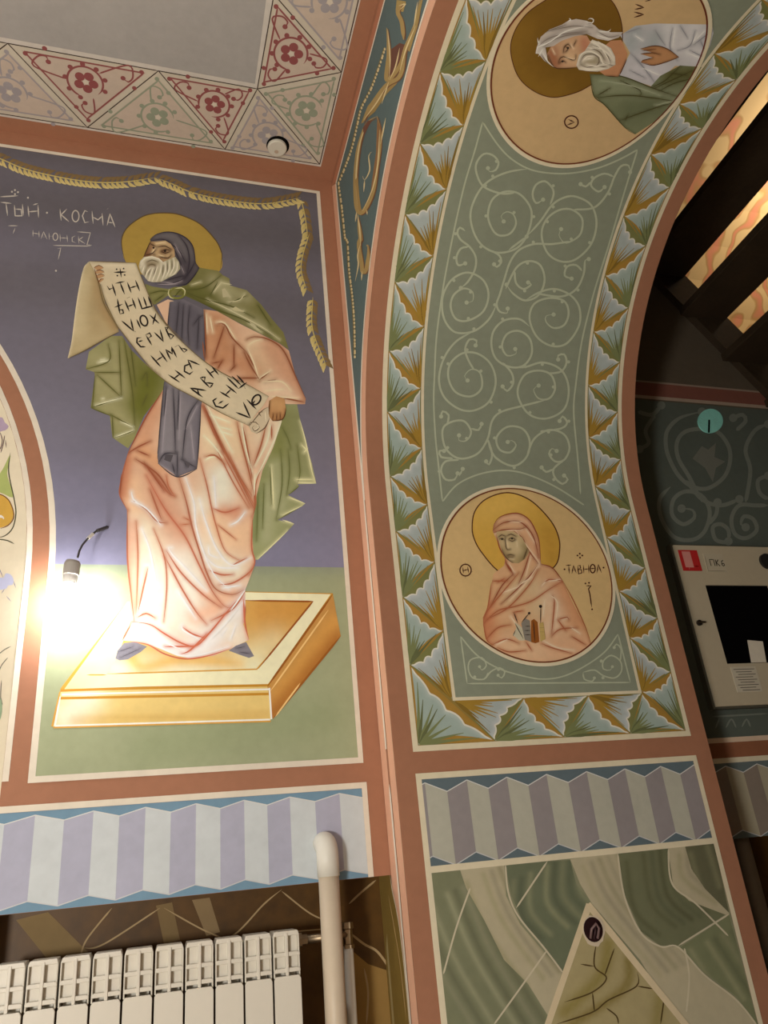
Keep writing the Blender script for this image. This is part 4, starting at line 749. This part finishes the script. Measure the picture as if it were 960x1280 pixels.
for main, lights in (('z 335,140 345,260 335,400 400,330 430,240 480,120 500,0|z 215,615 250,540 330,430 400,380 430,260|z 410,20 390,60 410,110 420,200', 'z 340,145 352,300 345,400;z 400,240 380,330 350,400;z 480,130 430,250 400,360;z 330,440 280,520 220,600;z 490,10 470,140;z 395,30 430,20 400,50;z 345,410 310,520'),
    ('z 285,580 300,640 300,720 285,830 265,960 215,1060 185,1040 178,900 190,760 215,660 240,610 280,585', 'z 240,610 200,720 182,880 190,1040;z 300,650 290,820 262,950 215,1055;z 260,760 245,780 250,850 225,900 215,880;z 225,900 220,960;z 330,590 305,720;z 235,1050 238,1075;z 185,1060 178,1110'),
    ('z 190,1080 205,1200 K 255,0 250,60 270,180 280,260 310,230 325,120 320,40 310,50', 'K 262,30 240,120 245,200 220,330;K 275,250 270,325;z 190,1070 200,1150 205,1230')):
    s = Sheet(ARCH, 3)
    for q in main.split('|'): s.stroke(T(q)+np.array([2., 1.2]), 3.6, GOD, taper=(.2, .2)); s.stroke(T(q), 5, GO, taper=(.15, .2))
    for q in lights.split(';'): s.stroke(T(q), 1.7, GOL, taper=(.3, .4))
    s.obj('acanthus_leaf', ac)

# ---------------------------------------------------------------- ceiling border of flowered triangles
cb = thing('ceiling_border', (0, 1.7, ZC), 'ceiling border of painted triangles with red, green and grey flowers', 'border')
oy, iy, ox, ix = 1.8375, 1.6, .4835, .2435
def tri_panel(A, B, Cc, c, rot, dark=None):
    A, B, Cc = map(np.array, (A, B, Cc)); cen = (A+B+Cc)/3; d = dark or tuple(int(v*.8) for v in c)
    s = Sheet(CEIL, 3)
    s.poly([A, B, Cc], (204, 196, 180), uv=True)
    inn = [p+(cen-p)*.13 for p in (A, B, Cc)]; inn2 = [p+(cen-p)*.2 for p in (A, B, Cc)]
    s.poly([p+(cen-p)*.16 for p in (A, B, Cc)], (200, 184, 170), uv=True)
    s.stroke(inn2, .005, c, smooth=False, closed=True, uv=True)
    s.stroke([A, B, Cc], .0032, (70, 54, 46), smooth=False, closed=True, uv=True)
    R = min(np.hypot(*(cen-(P+Q)/2)) for P, Q in ((A, B), (B, Cc), (Cc, A)))
    def sub(ctr, r):
        for k in range(5):
            a = rot+k*2*math.pi/5; s.disc(ctr+r*.27*np.array([math.cos(a), math.sin(a)]), r*.17, c, uv=True)
        s.disc(ctr, r*.1, (214, 204, 188), uv=True, n=10)
    sub(cen, R*1.02)
    a = np.linspace(rot+.5, rot+.5+5.2, 22); rr = np.linspace(.66, .60, 22)*R
    s.stroke(np.stack([cen[0]+rr*np.cos(a), cen[1]+rr*np.sin(a)], 1), .006, c, uv=True, taper=(.05, .1))
    for k in range(8):
        a0 = rot+.5+k*.68; s.disc(cen+R*.72*np.array([math.cos(a0), math.sin(a0)]), .0075, c, uv=True, n=10)
    for p in (A, B, Cc):
        q = p+(cen-p)*.36; v = (cen-p)/np.hypot(*(cen-p)); nn = np.array([-v[1], v[0]])
        if np.hypot(*(cen-p))*.64 > R*.8:
            k = .05*np.hypot(*(cen-p))/.2
            s.stroke([cen-v*R*.62+nn*.02, q+nn*k*.55, q-nn*k*.1, q-nn*k*.35+v*.02, q-nn*k*.1+v*.03], .005, c, uv=True, taper=(.05, .1)); s.disc(q-nn*k*.1+v*.03, .0075, c, uv=True, n=10)
            s.disc(q-v*.03+nn*.004, .007, c, uv=True, n=10); s.disc(q+v*.01-nn*k*.75, .007, c, uv=True, n=10)
    s.obj('triangle_panel', cb)
RC, GC, YC = (146, 82, 82), (150, 158, 138), (164, 158, 162)
top = [(-.92, iy), (-.4535, iy), (-.047, iy), (ix, iy)]; bot = [(-.70, oy), (-.259, oy), (.166, oy), (ox, oy)]
tri_panel(top[0], bot[0], top[1], RC, .3); tri_panel(bot[0], top[1], bot[1], YC, .9)
tri_panel(top[1], bot[1], top[2], RC, 1.4); tri_panel(bot[1], top[2], bot[2], GC, .5); tri_panel(top[2], bot[2], top[3], RC, 2.3)
tri_panel(bot[2], top[3], bot[3], YC, 1.8)
rv = [(ox, 1.495), (ox, 1.09), (ox, .66), (ox, .25)]; lv = [(ix, iy), (ix+.01, 1.31), (ix+.01, .88), (ix+.01, .46)]
tri_panel(bot[3], lv[0], rv[0], GC, .2)
for i in range(3):
    tri_panel(lv[i], rv[i], lv[i+1], RC, 1.1+i)
    tri_panel(rv[i], lv[i+1], rv[i+1], YC if i % 2 == 0 else GC, 2.0+i)
cap = thing('ceiling_spotlight', (.334, 1.79, ZC), 'small round white spotlight cover in a dark hole of the ceiling border', 'spotlight')
mb = MB(); mb.tube([(.334, 1.79, ZC-.0012), (.334, 1.79, ZC-.0022)], .0375, 28); mb.obj('hole', BLACKM, cap)
mb = MB(); mb.tube([(.332, 1.795, ZC-.001), (.332, 1.795, ZC-.010), (.332, 1.795, ZC-.0125)], [.0315, .0315, .0285], 28); mb.obj('cover', ENAMEL, cap, bevel=.001)
mb = MB(); mb.tube([(.331, 1.805, ZC-.0123), (.331, 1.805, ZC-.0135)], .007, 12); mb.obj('screw', mat('beige_screw', (190, 170, 150), .5), cap)

# ---------------------------------------------------------------- flowers on the splayed reveal
fl = thing('floral_mural', (-.4, D+.1, .7), 'loose painted flowers on the cream reveal beside the bright bulb', 'mural')
s = Sheet(SPLAY, 2)
s.poly(T('p -14,540 -4,524 3,522 6,528 11,533 7,538 0,540 -6,548'), (176, 158, 182), smooth=True); s.strokes(TL('p', '0,540 3,550 1,560 -4,566;6,544 4,556 1,566;7,550 8,560'), 1.1, (96, 70, 74)); s.obj('lilac_blossom', fl)
s = Sheet(SPLAY, 2); s.poly(T('p 13,568 12,578 9,592 14,610 16,622 6,618 -4,612 -2,596 4,586'), (168, 180, 110), smooth=True); s.strokes(TL('p', '13,566 11,590 18,625 20,642 16,660 6,670 -6,672;-2,674 10,676 18,680'), 1.4, (70, 70, 50)); s.obj('green_leaf', fl)
s = Sheet(SPLAY, 2); s.poly(T('p -10,620 0,618 10,624 16,636 16,648 10,656 0,660 -10,660'), (206, 164, 74), smooth=True); s.stroke(T('p -10,619 0,618 10,624 16,636 17,648 10,657 0,661'), 1.3, (120, 80, 40)); s.poly(T('p -6,646 2,644 6,650 0,656'), (226, 222, 214), smooth=True); s.obj('golden_fruit', fl)
s = Sheet(SPLAY, 2); s.poly(T('p -6,726 0,722 5,722 7,717 13,718 17,724 16,731 10,732 8,736 -4,737'), (186, 190, 220), smooth=True); s.strokes(TL('p', '-2,708 4,722;8,745 14,752;6,736 2,742;17,726 20,735'), 1.1, (140, 140, 160)); s.obj('blue_blossom', fl)
s = Sheet(SPLAY, 2); s.strokes(TL('p', '-4,820 6,812 14,808;-2,842 2,832 10,822;2,850 1,872 3,880 -2,890'), 1.2, (120, 118, 104)); s.poly(T('p -8,870 0,872 3,882 1,898 -6,905'), (150, 172, 140), smooth=True); s.obj('leaf_curl', fl)

# ---------------------------------------------------------------- grey scrollwork on the far room wall
ns = thing('scroll_mural', (1.8, DN, 1.1), 'faint grey scrollwork painted on the dark wall above the cabinet', 'mural')
NC = (124, 130, 120)
for q in ('300,430 260,350 225,290 220,240 245,205 300,195 350,205 385,250 390,300 370,350 320,385 270,380 230,350 200,300 185,250 190,200 230,160 300,140', '440,430 455,330 440,260 470,200 512,180', '250,360 300,420 360,440 420,420', '200,380 165,420 170,480 210,540 270,550 310,520 325,460 300,410 250,395 210,420 205,470 240,500 275,480 270,455 235,450',
    '320,500 345,470 350,430|385,560 345,550 335,510 360,500 385,520 385,555', '512,440 470,440 420,440 395,480 405,530 440,545 475,520 465,485 435,475 425,500 440,510', '150,150 120,200 130,240 100,260|95,140 140,150 170,120', '512,420 485,400 480,360 512,345', '410,200 440,170 430,150 400,160'):
    scroll_part('H', q, ns, NEXT, 5, NC, 2, False, 'scroll')
s = Sheet(NEXT, 2); s.poly(T('H 270,290 300,250 320,262 345,240 340,285 375,300 345,320 335,365 310,320'), (118, 120, 110), smooth=False); s.obj('blossom', ns)
s = Sheet(NEXT, 2); s.strokes([T('p 890,896 960,892'), T('p 894,911 899,898'), T('p 907,910 914,899 920,910'), T('p 927,909 933,899 938,909')], 2.2, NC); s.obj('scroll', ns)
td = thing('turquoise_disc', (1.8832, DN, 1.34), 'round turquoise disc with a dark slit on the dark far room wall', 'disc')
dp = NEXT.px(np.array([(887+15.5*math.cos(t), 527+15*math.sin(t)) for t in np.arange(32)*math.pi/16]))
mb = MB(); mb.prism([tuple(q) for q in dp], DN-.006, DN-.001); mb.obj('disc', mat('turquoise', (150, 226, 214), .5, noise=.1, scale=20), td)
mb = MB(); mb.prism([tuple(q) for q in NEXT.px(np.array([(884, 526), (886, 526), (885.5, 542), (883.5, 542)]))], DN-.0075, DN-.006); mb.obj('slit', BLACKM, td)

# ---------------------------------------------------------------- bare bulb on a wire
bu = thing('bare_bulb', (-.2, 1.835, .59), 'lit bare bulb in a grey socket hanging from a wire on the blue wall', 'light bulb')
bx_, by_ = -.1995, 1.83
prof = [(.0, .014), (.005, .0145), (.012, .019), (.022, .0255), (.034, .0285), (.045, .0275), (.055, .022), (.0615, .0125), (.064, .002)]
mb = MB(); mb.tube([(bx_-.02*0-(h*.05), by_, .668-h) for h, r in prof], [r for h, r in prof], 24); mb.obj('glass', BULBM, bu, smooth=True)
mb = MB(); mb.tube([(bx_, by_, .664), (bx_+.001, by_, .685), (bx_+.0015, by_, .687), (bx_+.003, by_, .715), (bx_+.004, by_, .722)], [.0165, .0172, .0185, .0185, .0155], 24); mb.obj('socket', SOCKET, bu, smooth=False)
pts = [T('p 97,697')[0], T('p 99,689')[0], T('p 103,681')[0], T('p 110,673')[0], T('p 120,664')[0], T('p 134,659')[0]]
ys = [1.83, 1.832, 1.84, 1.855, 1.872, 1.897]; W = []
for p, y in zip(pts, ys): d = rays(p)[0]; W.append(tuple(d*y/d[1]))
mb = MB(); P = [Vector(a) for a in W]; Q = []
for a, b in zip(P[:-1], P[1:]): Q += [a.lerp(b, t) for t in (0, .34, .67)]
Q.append(P[-1]); mb.tube(Q, .0026, 8); mb.obj('wire', WIREM, bu, smooth=True)
mb = MB(); mb.tube([W[3], tuple(Vector(W[3]).lerp(Vector(W[4]), .6))], .0042, 8); mb.obj('tape', mat('white_tape', (225, 222, 215), .5), bu)
mb = MB(); mb.tube([tuple(Vector(W[4]).lerp(Vector(W[5]), .1)), W[5]], .0045, 8); mb.obj('wire_sleeve', WIREM, bu)

# ---------------------------------------------------------------- wall hole with cables in the pier
jh = thing('cable_hole', (.963, DJ, -.14), 'dark round cable hole with a loose wire at the tip of the painted triangle', 'hole')
hp = SOFF.px(T('A 522,486'))[0]; hx, hz = hp
a = np.arange(22)*2*math.pi/22; mb = MB()
rr = [.028*(1+.09*rng.uniform(-1, 1)) for _ in a]
mb.prism([(hx+r*math.cos(t), hz+r*math.sin(t)*1.08) for r, t in zip(rr, a)], DJ-.0040, DJ-.0026); mb.obj('broken_rim', mat('plaster_chips', (214, 200, 176), .8), jh)
mb = MB(); mb.prism([(hx-.001+.0235*math.cos(t), hz+.002+.025*math.sin(t)) for t in a], DJ-.0052, DJ-.0038); mb.obj('cavity', REDM, jh)
mb = MB(); mb.tube([(hx-.012, DJ-.006, hz-.014), (hx-.010, DJ-.014, hz+.004), (hx+.001, DJ-.018, hz+.014), (hx+.009, DJ-.014, hz+.004), (hx+.004, DJ-.008, hz-.016)], .003, 8); mb.obj('cable', mat('grey_cable', (120, 96, 96), .5), jh, smooth=True)
mb = MB(); mb.tube([(hx-.004, DJ-.006, hz-.016), (hx-.001, DJ-.012, hz-.002), (hx+.003, DJ-.01, hz+.008)], .0024, 8); mb.obj('cable', mat('dark_cable', (60, 36, 40), .5), jh, smooth=True)

# ---------------------------------------------------------------- radiator in the dado recess
ra = thing('radiator', (.0, 1.88, -.55), 'white sectional radiator under the pleated frieze', 'radiator')
pitch, xr, zt, zb_, yf = .0593, .3125, -.104, -.53, 1.845
def section_meshes():
    out = {}
    w = pitch-.004; h = w/2
    m = MB(); m.box(-h+.006, h-.006, .034, .072, zb_, zt-.004); out['water_column'] = m
    m = MB(); m.prism([(-h, zt-.009), (-h+.003, zt), (h-.003, zt), (h, zt-.009)], .004, .074); out['top_cap'] = m
    m = MB(); m.box(-.0032, .0032, .002, .04, zt-.082, zt-.004); out['rib'] = m
    m = MB()
    for z in (zt-.043, zt-.072): m.prism([(-h, z-.004), (-h, z+.002), (-h+.005, z+.004), (h-.005, z+.004), (h, z+.002), (h, z-.004)], .004, .012)
    m.box(-h, -h+.003, .006, .05, zt-.085, zt-.008); m.box(h-.003, h, .006, .05, zt-.085, zt-.008); out['louvre'] = m
    m = MB(); m.box(-h+.003, h-.003, .016, .03, zt-.075, zt-.009); out['baffle'] = m
    m = MB(); m.prism([(-h, zb_), (h, zb_), (h, zt-.088), (h-.004, zt-.082), (-h+.004, zt-.082), (-h, zt-.088)], 0, .009); out['front_plate'] = m
    return out
SEC = section_meshes(); proto = {}
for k, m in SEC.items():
    me = bpy.data.meshes.new(k); me.from_pydata([(v[0], v[1], v[2]-EYE) for v in m.v], [], m.f); me.materials.append(ENAMEL)
    bm = bmesh.new(); bm.from_mesh(me); bmesh.ops.recalc_face_normals(bm, faces=bm.faces); bmesh.ops.bevel(bm, geom=bm.edges[:], offset=.0012, segments=1, affect='EDGES'); bm.to_mesh(me); bm.free(); proto[k] = me
for i in range(12):
    cx = xr-pitch*(i+.5)
    if cx < -.30: break
    so = bpy.data.objects.new('section', proto['front_plate']); C.objects.link(so); so.parent = ra
    so.matrix_parent_inverse = Matrix.Translation(-Vector(ra.location)); so.location = (cx*S, yf*S, EYE)
    for k, me in proto.items():
        if k == 'front_plate': continue
        o = bpy.data.objects.new(k, me); C.objects.link(o); o.parent = so; o.location = (0, 0, 0)
mb = MB(); mb.tube([(xr-.002, 1.905, -.128), (xr+.012, 1.905, -.128), (xr+.0125, 1.905, -.128), (xr+.024, 1.905, -.128)], [.015, .015, .011, .011], 6); mb.obj('end_plug', CHROME, ra)
# pipes
bp_ = thing('heating_pipe', (.383, 1.865, FLOOR), 'thick beige pipe rising beside the radiator and bending into the wall', 'pipe')
px_, py_, pr = .3835, 1.862, .0228
mb = MB(); mb.tube([(px_-.003, py_, FLOOR), (px_-.001, py_, -.3), (px_, py_, -.006)], pr, 24); mb.obj('pipe', PIPEM, bp_, smooth=True)
ang = np.linspace(0, math.pi/2, 9)
mb = MB(); mb.tube([(px_, py_, -.008), (px_, py_, .034)]+[(px_, py_+.028*(1-math.cos(t)), .034+.028*math.sin(t)) for t in ang[1:]]+[(px_, D+.004, .062)], .0248, 24); mb.obj('elbow', PIPEW, bp_, smooth=True)
tp = thing('radiator_pipe', (.425, 1.915, FLOOR), 'thin white radiator pipe with a chrome valve behind the thick pipe', 'pipe')
mb = MB(); mb.tube([(.42, 1.905, FLOOR), (.427, 1.905, -.15)], .0115, 18); mb.obj('pipe', PIPEW, tp, smooth=True)
mb = MB(); mb.tube([(.428, 1.905, -.155), (.428, 1.905, -.148), (.4283, 1.905, -.146), (.4285, 1.905, -.118), (.4285, 1.905, -.116), (.4287, 1.905, -.104)], [.0135, .0135, .0105, .0105, .0135, .0125], 6); mb.obj('union_nut', CHROME, tp)
mb = MB(); mb.tube([(xr+.024, 1.905, -.128), (.428, 1.905, -.128)], .009, 14); mb.obj('spigot', CHROME, tp, smooth=True)
# dado marbling: pale veins on the brown
dv = thing('dado_vein_mural', (0, DR, -.1), 'pale marble veins painted on the brown dado above the radiator', 'mural')
for q, wd in (('p 100,1200 108,1175 140,1135', 2), ('p 105,1185 130,1180 200,1135', 2), ('p 205,1135 260,1165 290,1170 330,1130 352,1112', 2), ('p 352,1114 385,1140 405,1150', 2), ('p 436,1130 452,1115 470,1100', 2.5), ('p 436,1165 455,1180 472,1190 490,1215', 3), ('p 455,1210 460,1240 458,1280', 2.5), ('p 300,1170 420,1160', 1.6)):
    s = Sheet(DADOS, 2); s.stroke(T(q), wd, (176, 152, 112)); s.obj('vein', dv)
for q, c in (('p 20,1150 60,1140 100,1180 120,1200 60,1200', (134, 112, 74)), ('p 195,1132 215,1128 225,1175 205,1180', (128, 106, 70)), ('p 240,1125 262,1122 275,1165 258,1170', (140, 118, 84)), ('p 436,1185 460,1205 490,1215 500,1290 436,1290', (150, 118, 64)), ('p 474,1105 486,1100 500,1290 490,1290', (110, 92, 40))):
    s = Sheet(DADOS, 1); s.poly(T(q), c); s.obj('marble_patch', dv)

# ---------------------------------------------------------------- fire cabinet in the far room
fc = thing('fire_cabinet', (1.85, DN-.03, .33), 'cream metal fire hose cabinet with a black window on the far room wall', 'cabinet')
cy = DN-.03; cx0, cx1, cz0, cz1 = 1.567, 2.08, .334, .842
mb = MB(); mb.box(cx0-.006, cx1+.006, cy+.0075, DN, cz0-.006, cz1+.006); mb.obj('body', mat('cabinet_side', (90, 88, 76), .5), fc)
wx0, wx1, wz0, wz1 = 1.645, 1.885, .458, .708
mb = MB()
for b in ((cx0, wx0, cz0, cz1), (wx1, cx1, cz0, cz1), (wx0, wx1, cz0, wz0), (wx0, wx1, wz1, cz1)): mb.box(b[0], b[1], cy, cy+.006, b[2], b[3])
door = mb.obj('door', CABM, fc)
mb = MB(); mb.box(wx0, wx1, cy+.0045, cy+.0065, wz0, wz1); mb.obj('window', BLACKM, door)
mb = MB(); mb.prism([(1.735, .46), (1.79, .46), (1.80, .525), (1.745, .53)], cy+.002, cy+.0035); mb.obj('paper_tag', mat('paper', (222, 214, 196), .8), fc)
mb = MB(); mb.tube([(1.583, cy, .585), (1.583, cy-.006, .585), (1.583, cy-.007, .585)], [.009, .009, .007], 16); lk = mb.obj('lock', mat('dark_metal', (60, 52, 46), .35, .6), fc)
mb = MB(); mb.box(1.578, 1.602, cy-.010, cy-.0055, .583, .588); mb.obj('key', CHROME, lk)
def card(name, x0, x1, z0, z1, c, parent, h=.0015):
    m = MB(); m.box(x0, x1, cy-h, cy, z0, z1); return m.obj(name, mat(name+'_print', c, .55, noise=.04), parent)
FCS = Flat(1, cy, -1)
st_ = card('red_sticker', 1.578, 1.648, .755, .825, (196, 44, 44), fc)
s = Sheet(FCS, 5); 
for i in range(6):
    for j in range(5): s.disc((1.592+.0062*j, .773+.0085*i), .0026, (236, 214, 206), uv=True, n=6)
s.poly([(1.589, .766), (1.62, .766), (1.62, .82), (1.589, .82)], (222, 150, 140), uv=True); s.stroke([(1.62, .77), (1.64, .77)], .006, (150, 24, 24), smooth=False, uv=True); s.stroke([(1.60, .759), (1.603, .766)], .003, (240, 220, 210), smooth=False, uv=True)
tag(s.obj('sticker_print', st_), kind='stuff')
pk = card('number_card', 1.668, 1.742, .752, .815, (196, 186, 162), fc)
s = Sheet(FCS, 5); IK = (60, 54, 44)
for q in ([(1.686, .772), (1.686, .794), (1.701, .794), (1.701, .772)], [(1.708, .772), (1.708, .794)], [(1.709, .783), (1.719, .794)], [(1.709, .783), (1.72, .772)], [(1.737, .792), (1.730, .788), (1.728, .776), (1.733, .772), (1.738, .776), (1.737, .781), (1.729, .78)]): s.stroke(q, .0032, IK, smooth=False, taper=(0, 0), uv=True)
s.stroke([(1.672, .81), (1.67, .755), (1.738, .755)], .002, (150, 140, 118), smooth=False, uv=True); tag(s.obj('lettering', pk), kind='stuff')
pn = card('notice', 1.652, 1.742, .372, .448, (206, 198, 178), fc)
s = Sheet(FCS, 5)
for i in range(9): s.stroke([(1.66+.006*(i % 3), .44-.0078*i), (1.735-.012*(i % 2), .44-.0078*i)], .0022, (110, 104, 92), smooth=False, taper=(0, 0), uv=True)
tag(s.obj('print', pn), kind='stuff')
mb = MB(); mb.tube([(1.905, cy, .79), (1.905, cy-.008, .79)], .026, 24); mb.obj('vent', mat('dark_vent', (40, 38, 36), .6), fc)
# far pipe
fp = thing('far_pipe', (1.66, DN+.03, FLOOR), 'grey pipe standing in the dark recess right of the arch pier', 'pipe')
d = rays(T('p 933,1075'))[0]; pxx = d[0]*(DN+.03)/d[1]
mb = MB(); mb.tube([(pxx, DN+.03, FLOOR), (pxx, DN+.03, ZB+.06)], .021, 18); mb.obj('pipe', mat('grey_pipe', (150, 138, 120), .5), fp, smooth=True)

# ---------------------------------------------------------------- open wooden stair above the far room
stt = thing('staircase', (2.1, 1.3, 1.3), 'dark open-tread wooden stairs seen from below in the far room', 'stairs')
for n in range(-2, 9):
    x1, z0 = 1.944+.127*n, 1.988-.195*n
    if z0 < 1.0: break
    mb = MB(); mb.box(x1-.197, x1, .55, 1.93, z0, z0+.03); mb.obj('tread', DARKW, stt, bevel=.003)
mb = MB(); mb.prism([(1.50, sz(1.50)), (2.45, sz(2.45)), (2.45, sz(2.45)+.23), (1.50, sz(1.50)+.23)], 1.925, 1.955); mb.obj('stringer', DARKW, stt)
mb = MB(); mb.prism([(1.50, sz(1.50)), (2.45, sz(2.45)), (2.45, sz(2.45)+.23), (1.50, sz(1.50)+.23)], .5, .545); mb.obj('stringer', DARKW, stt)
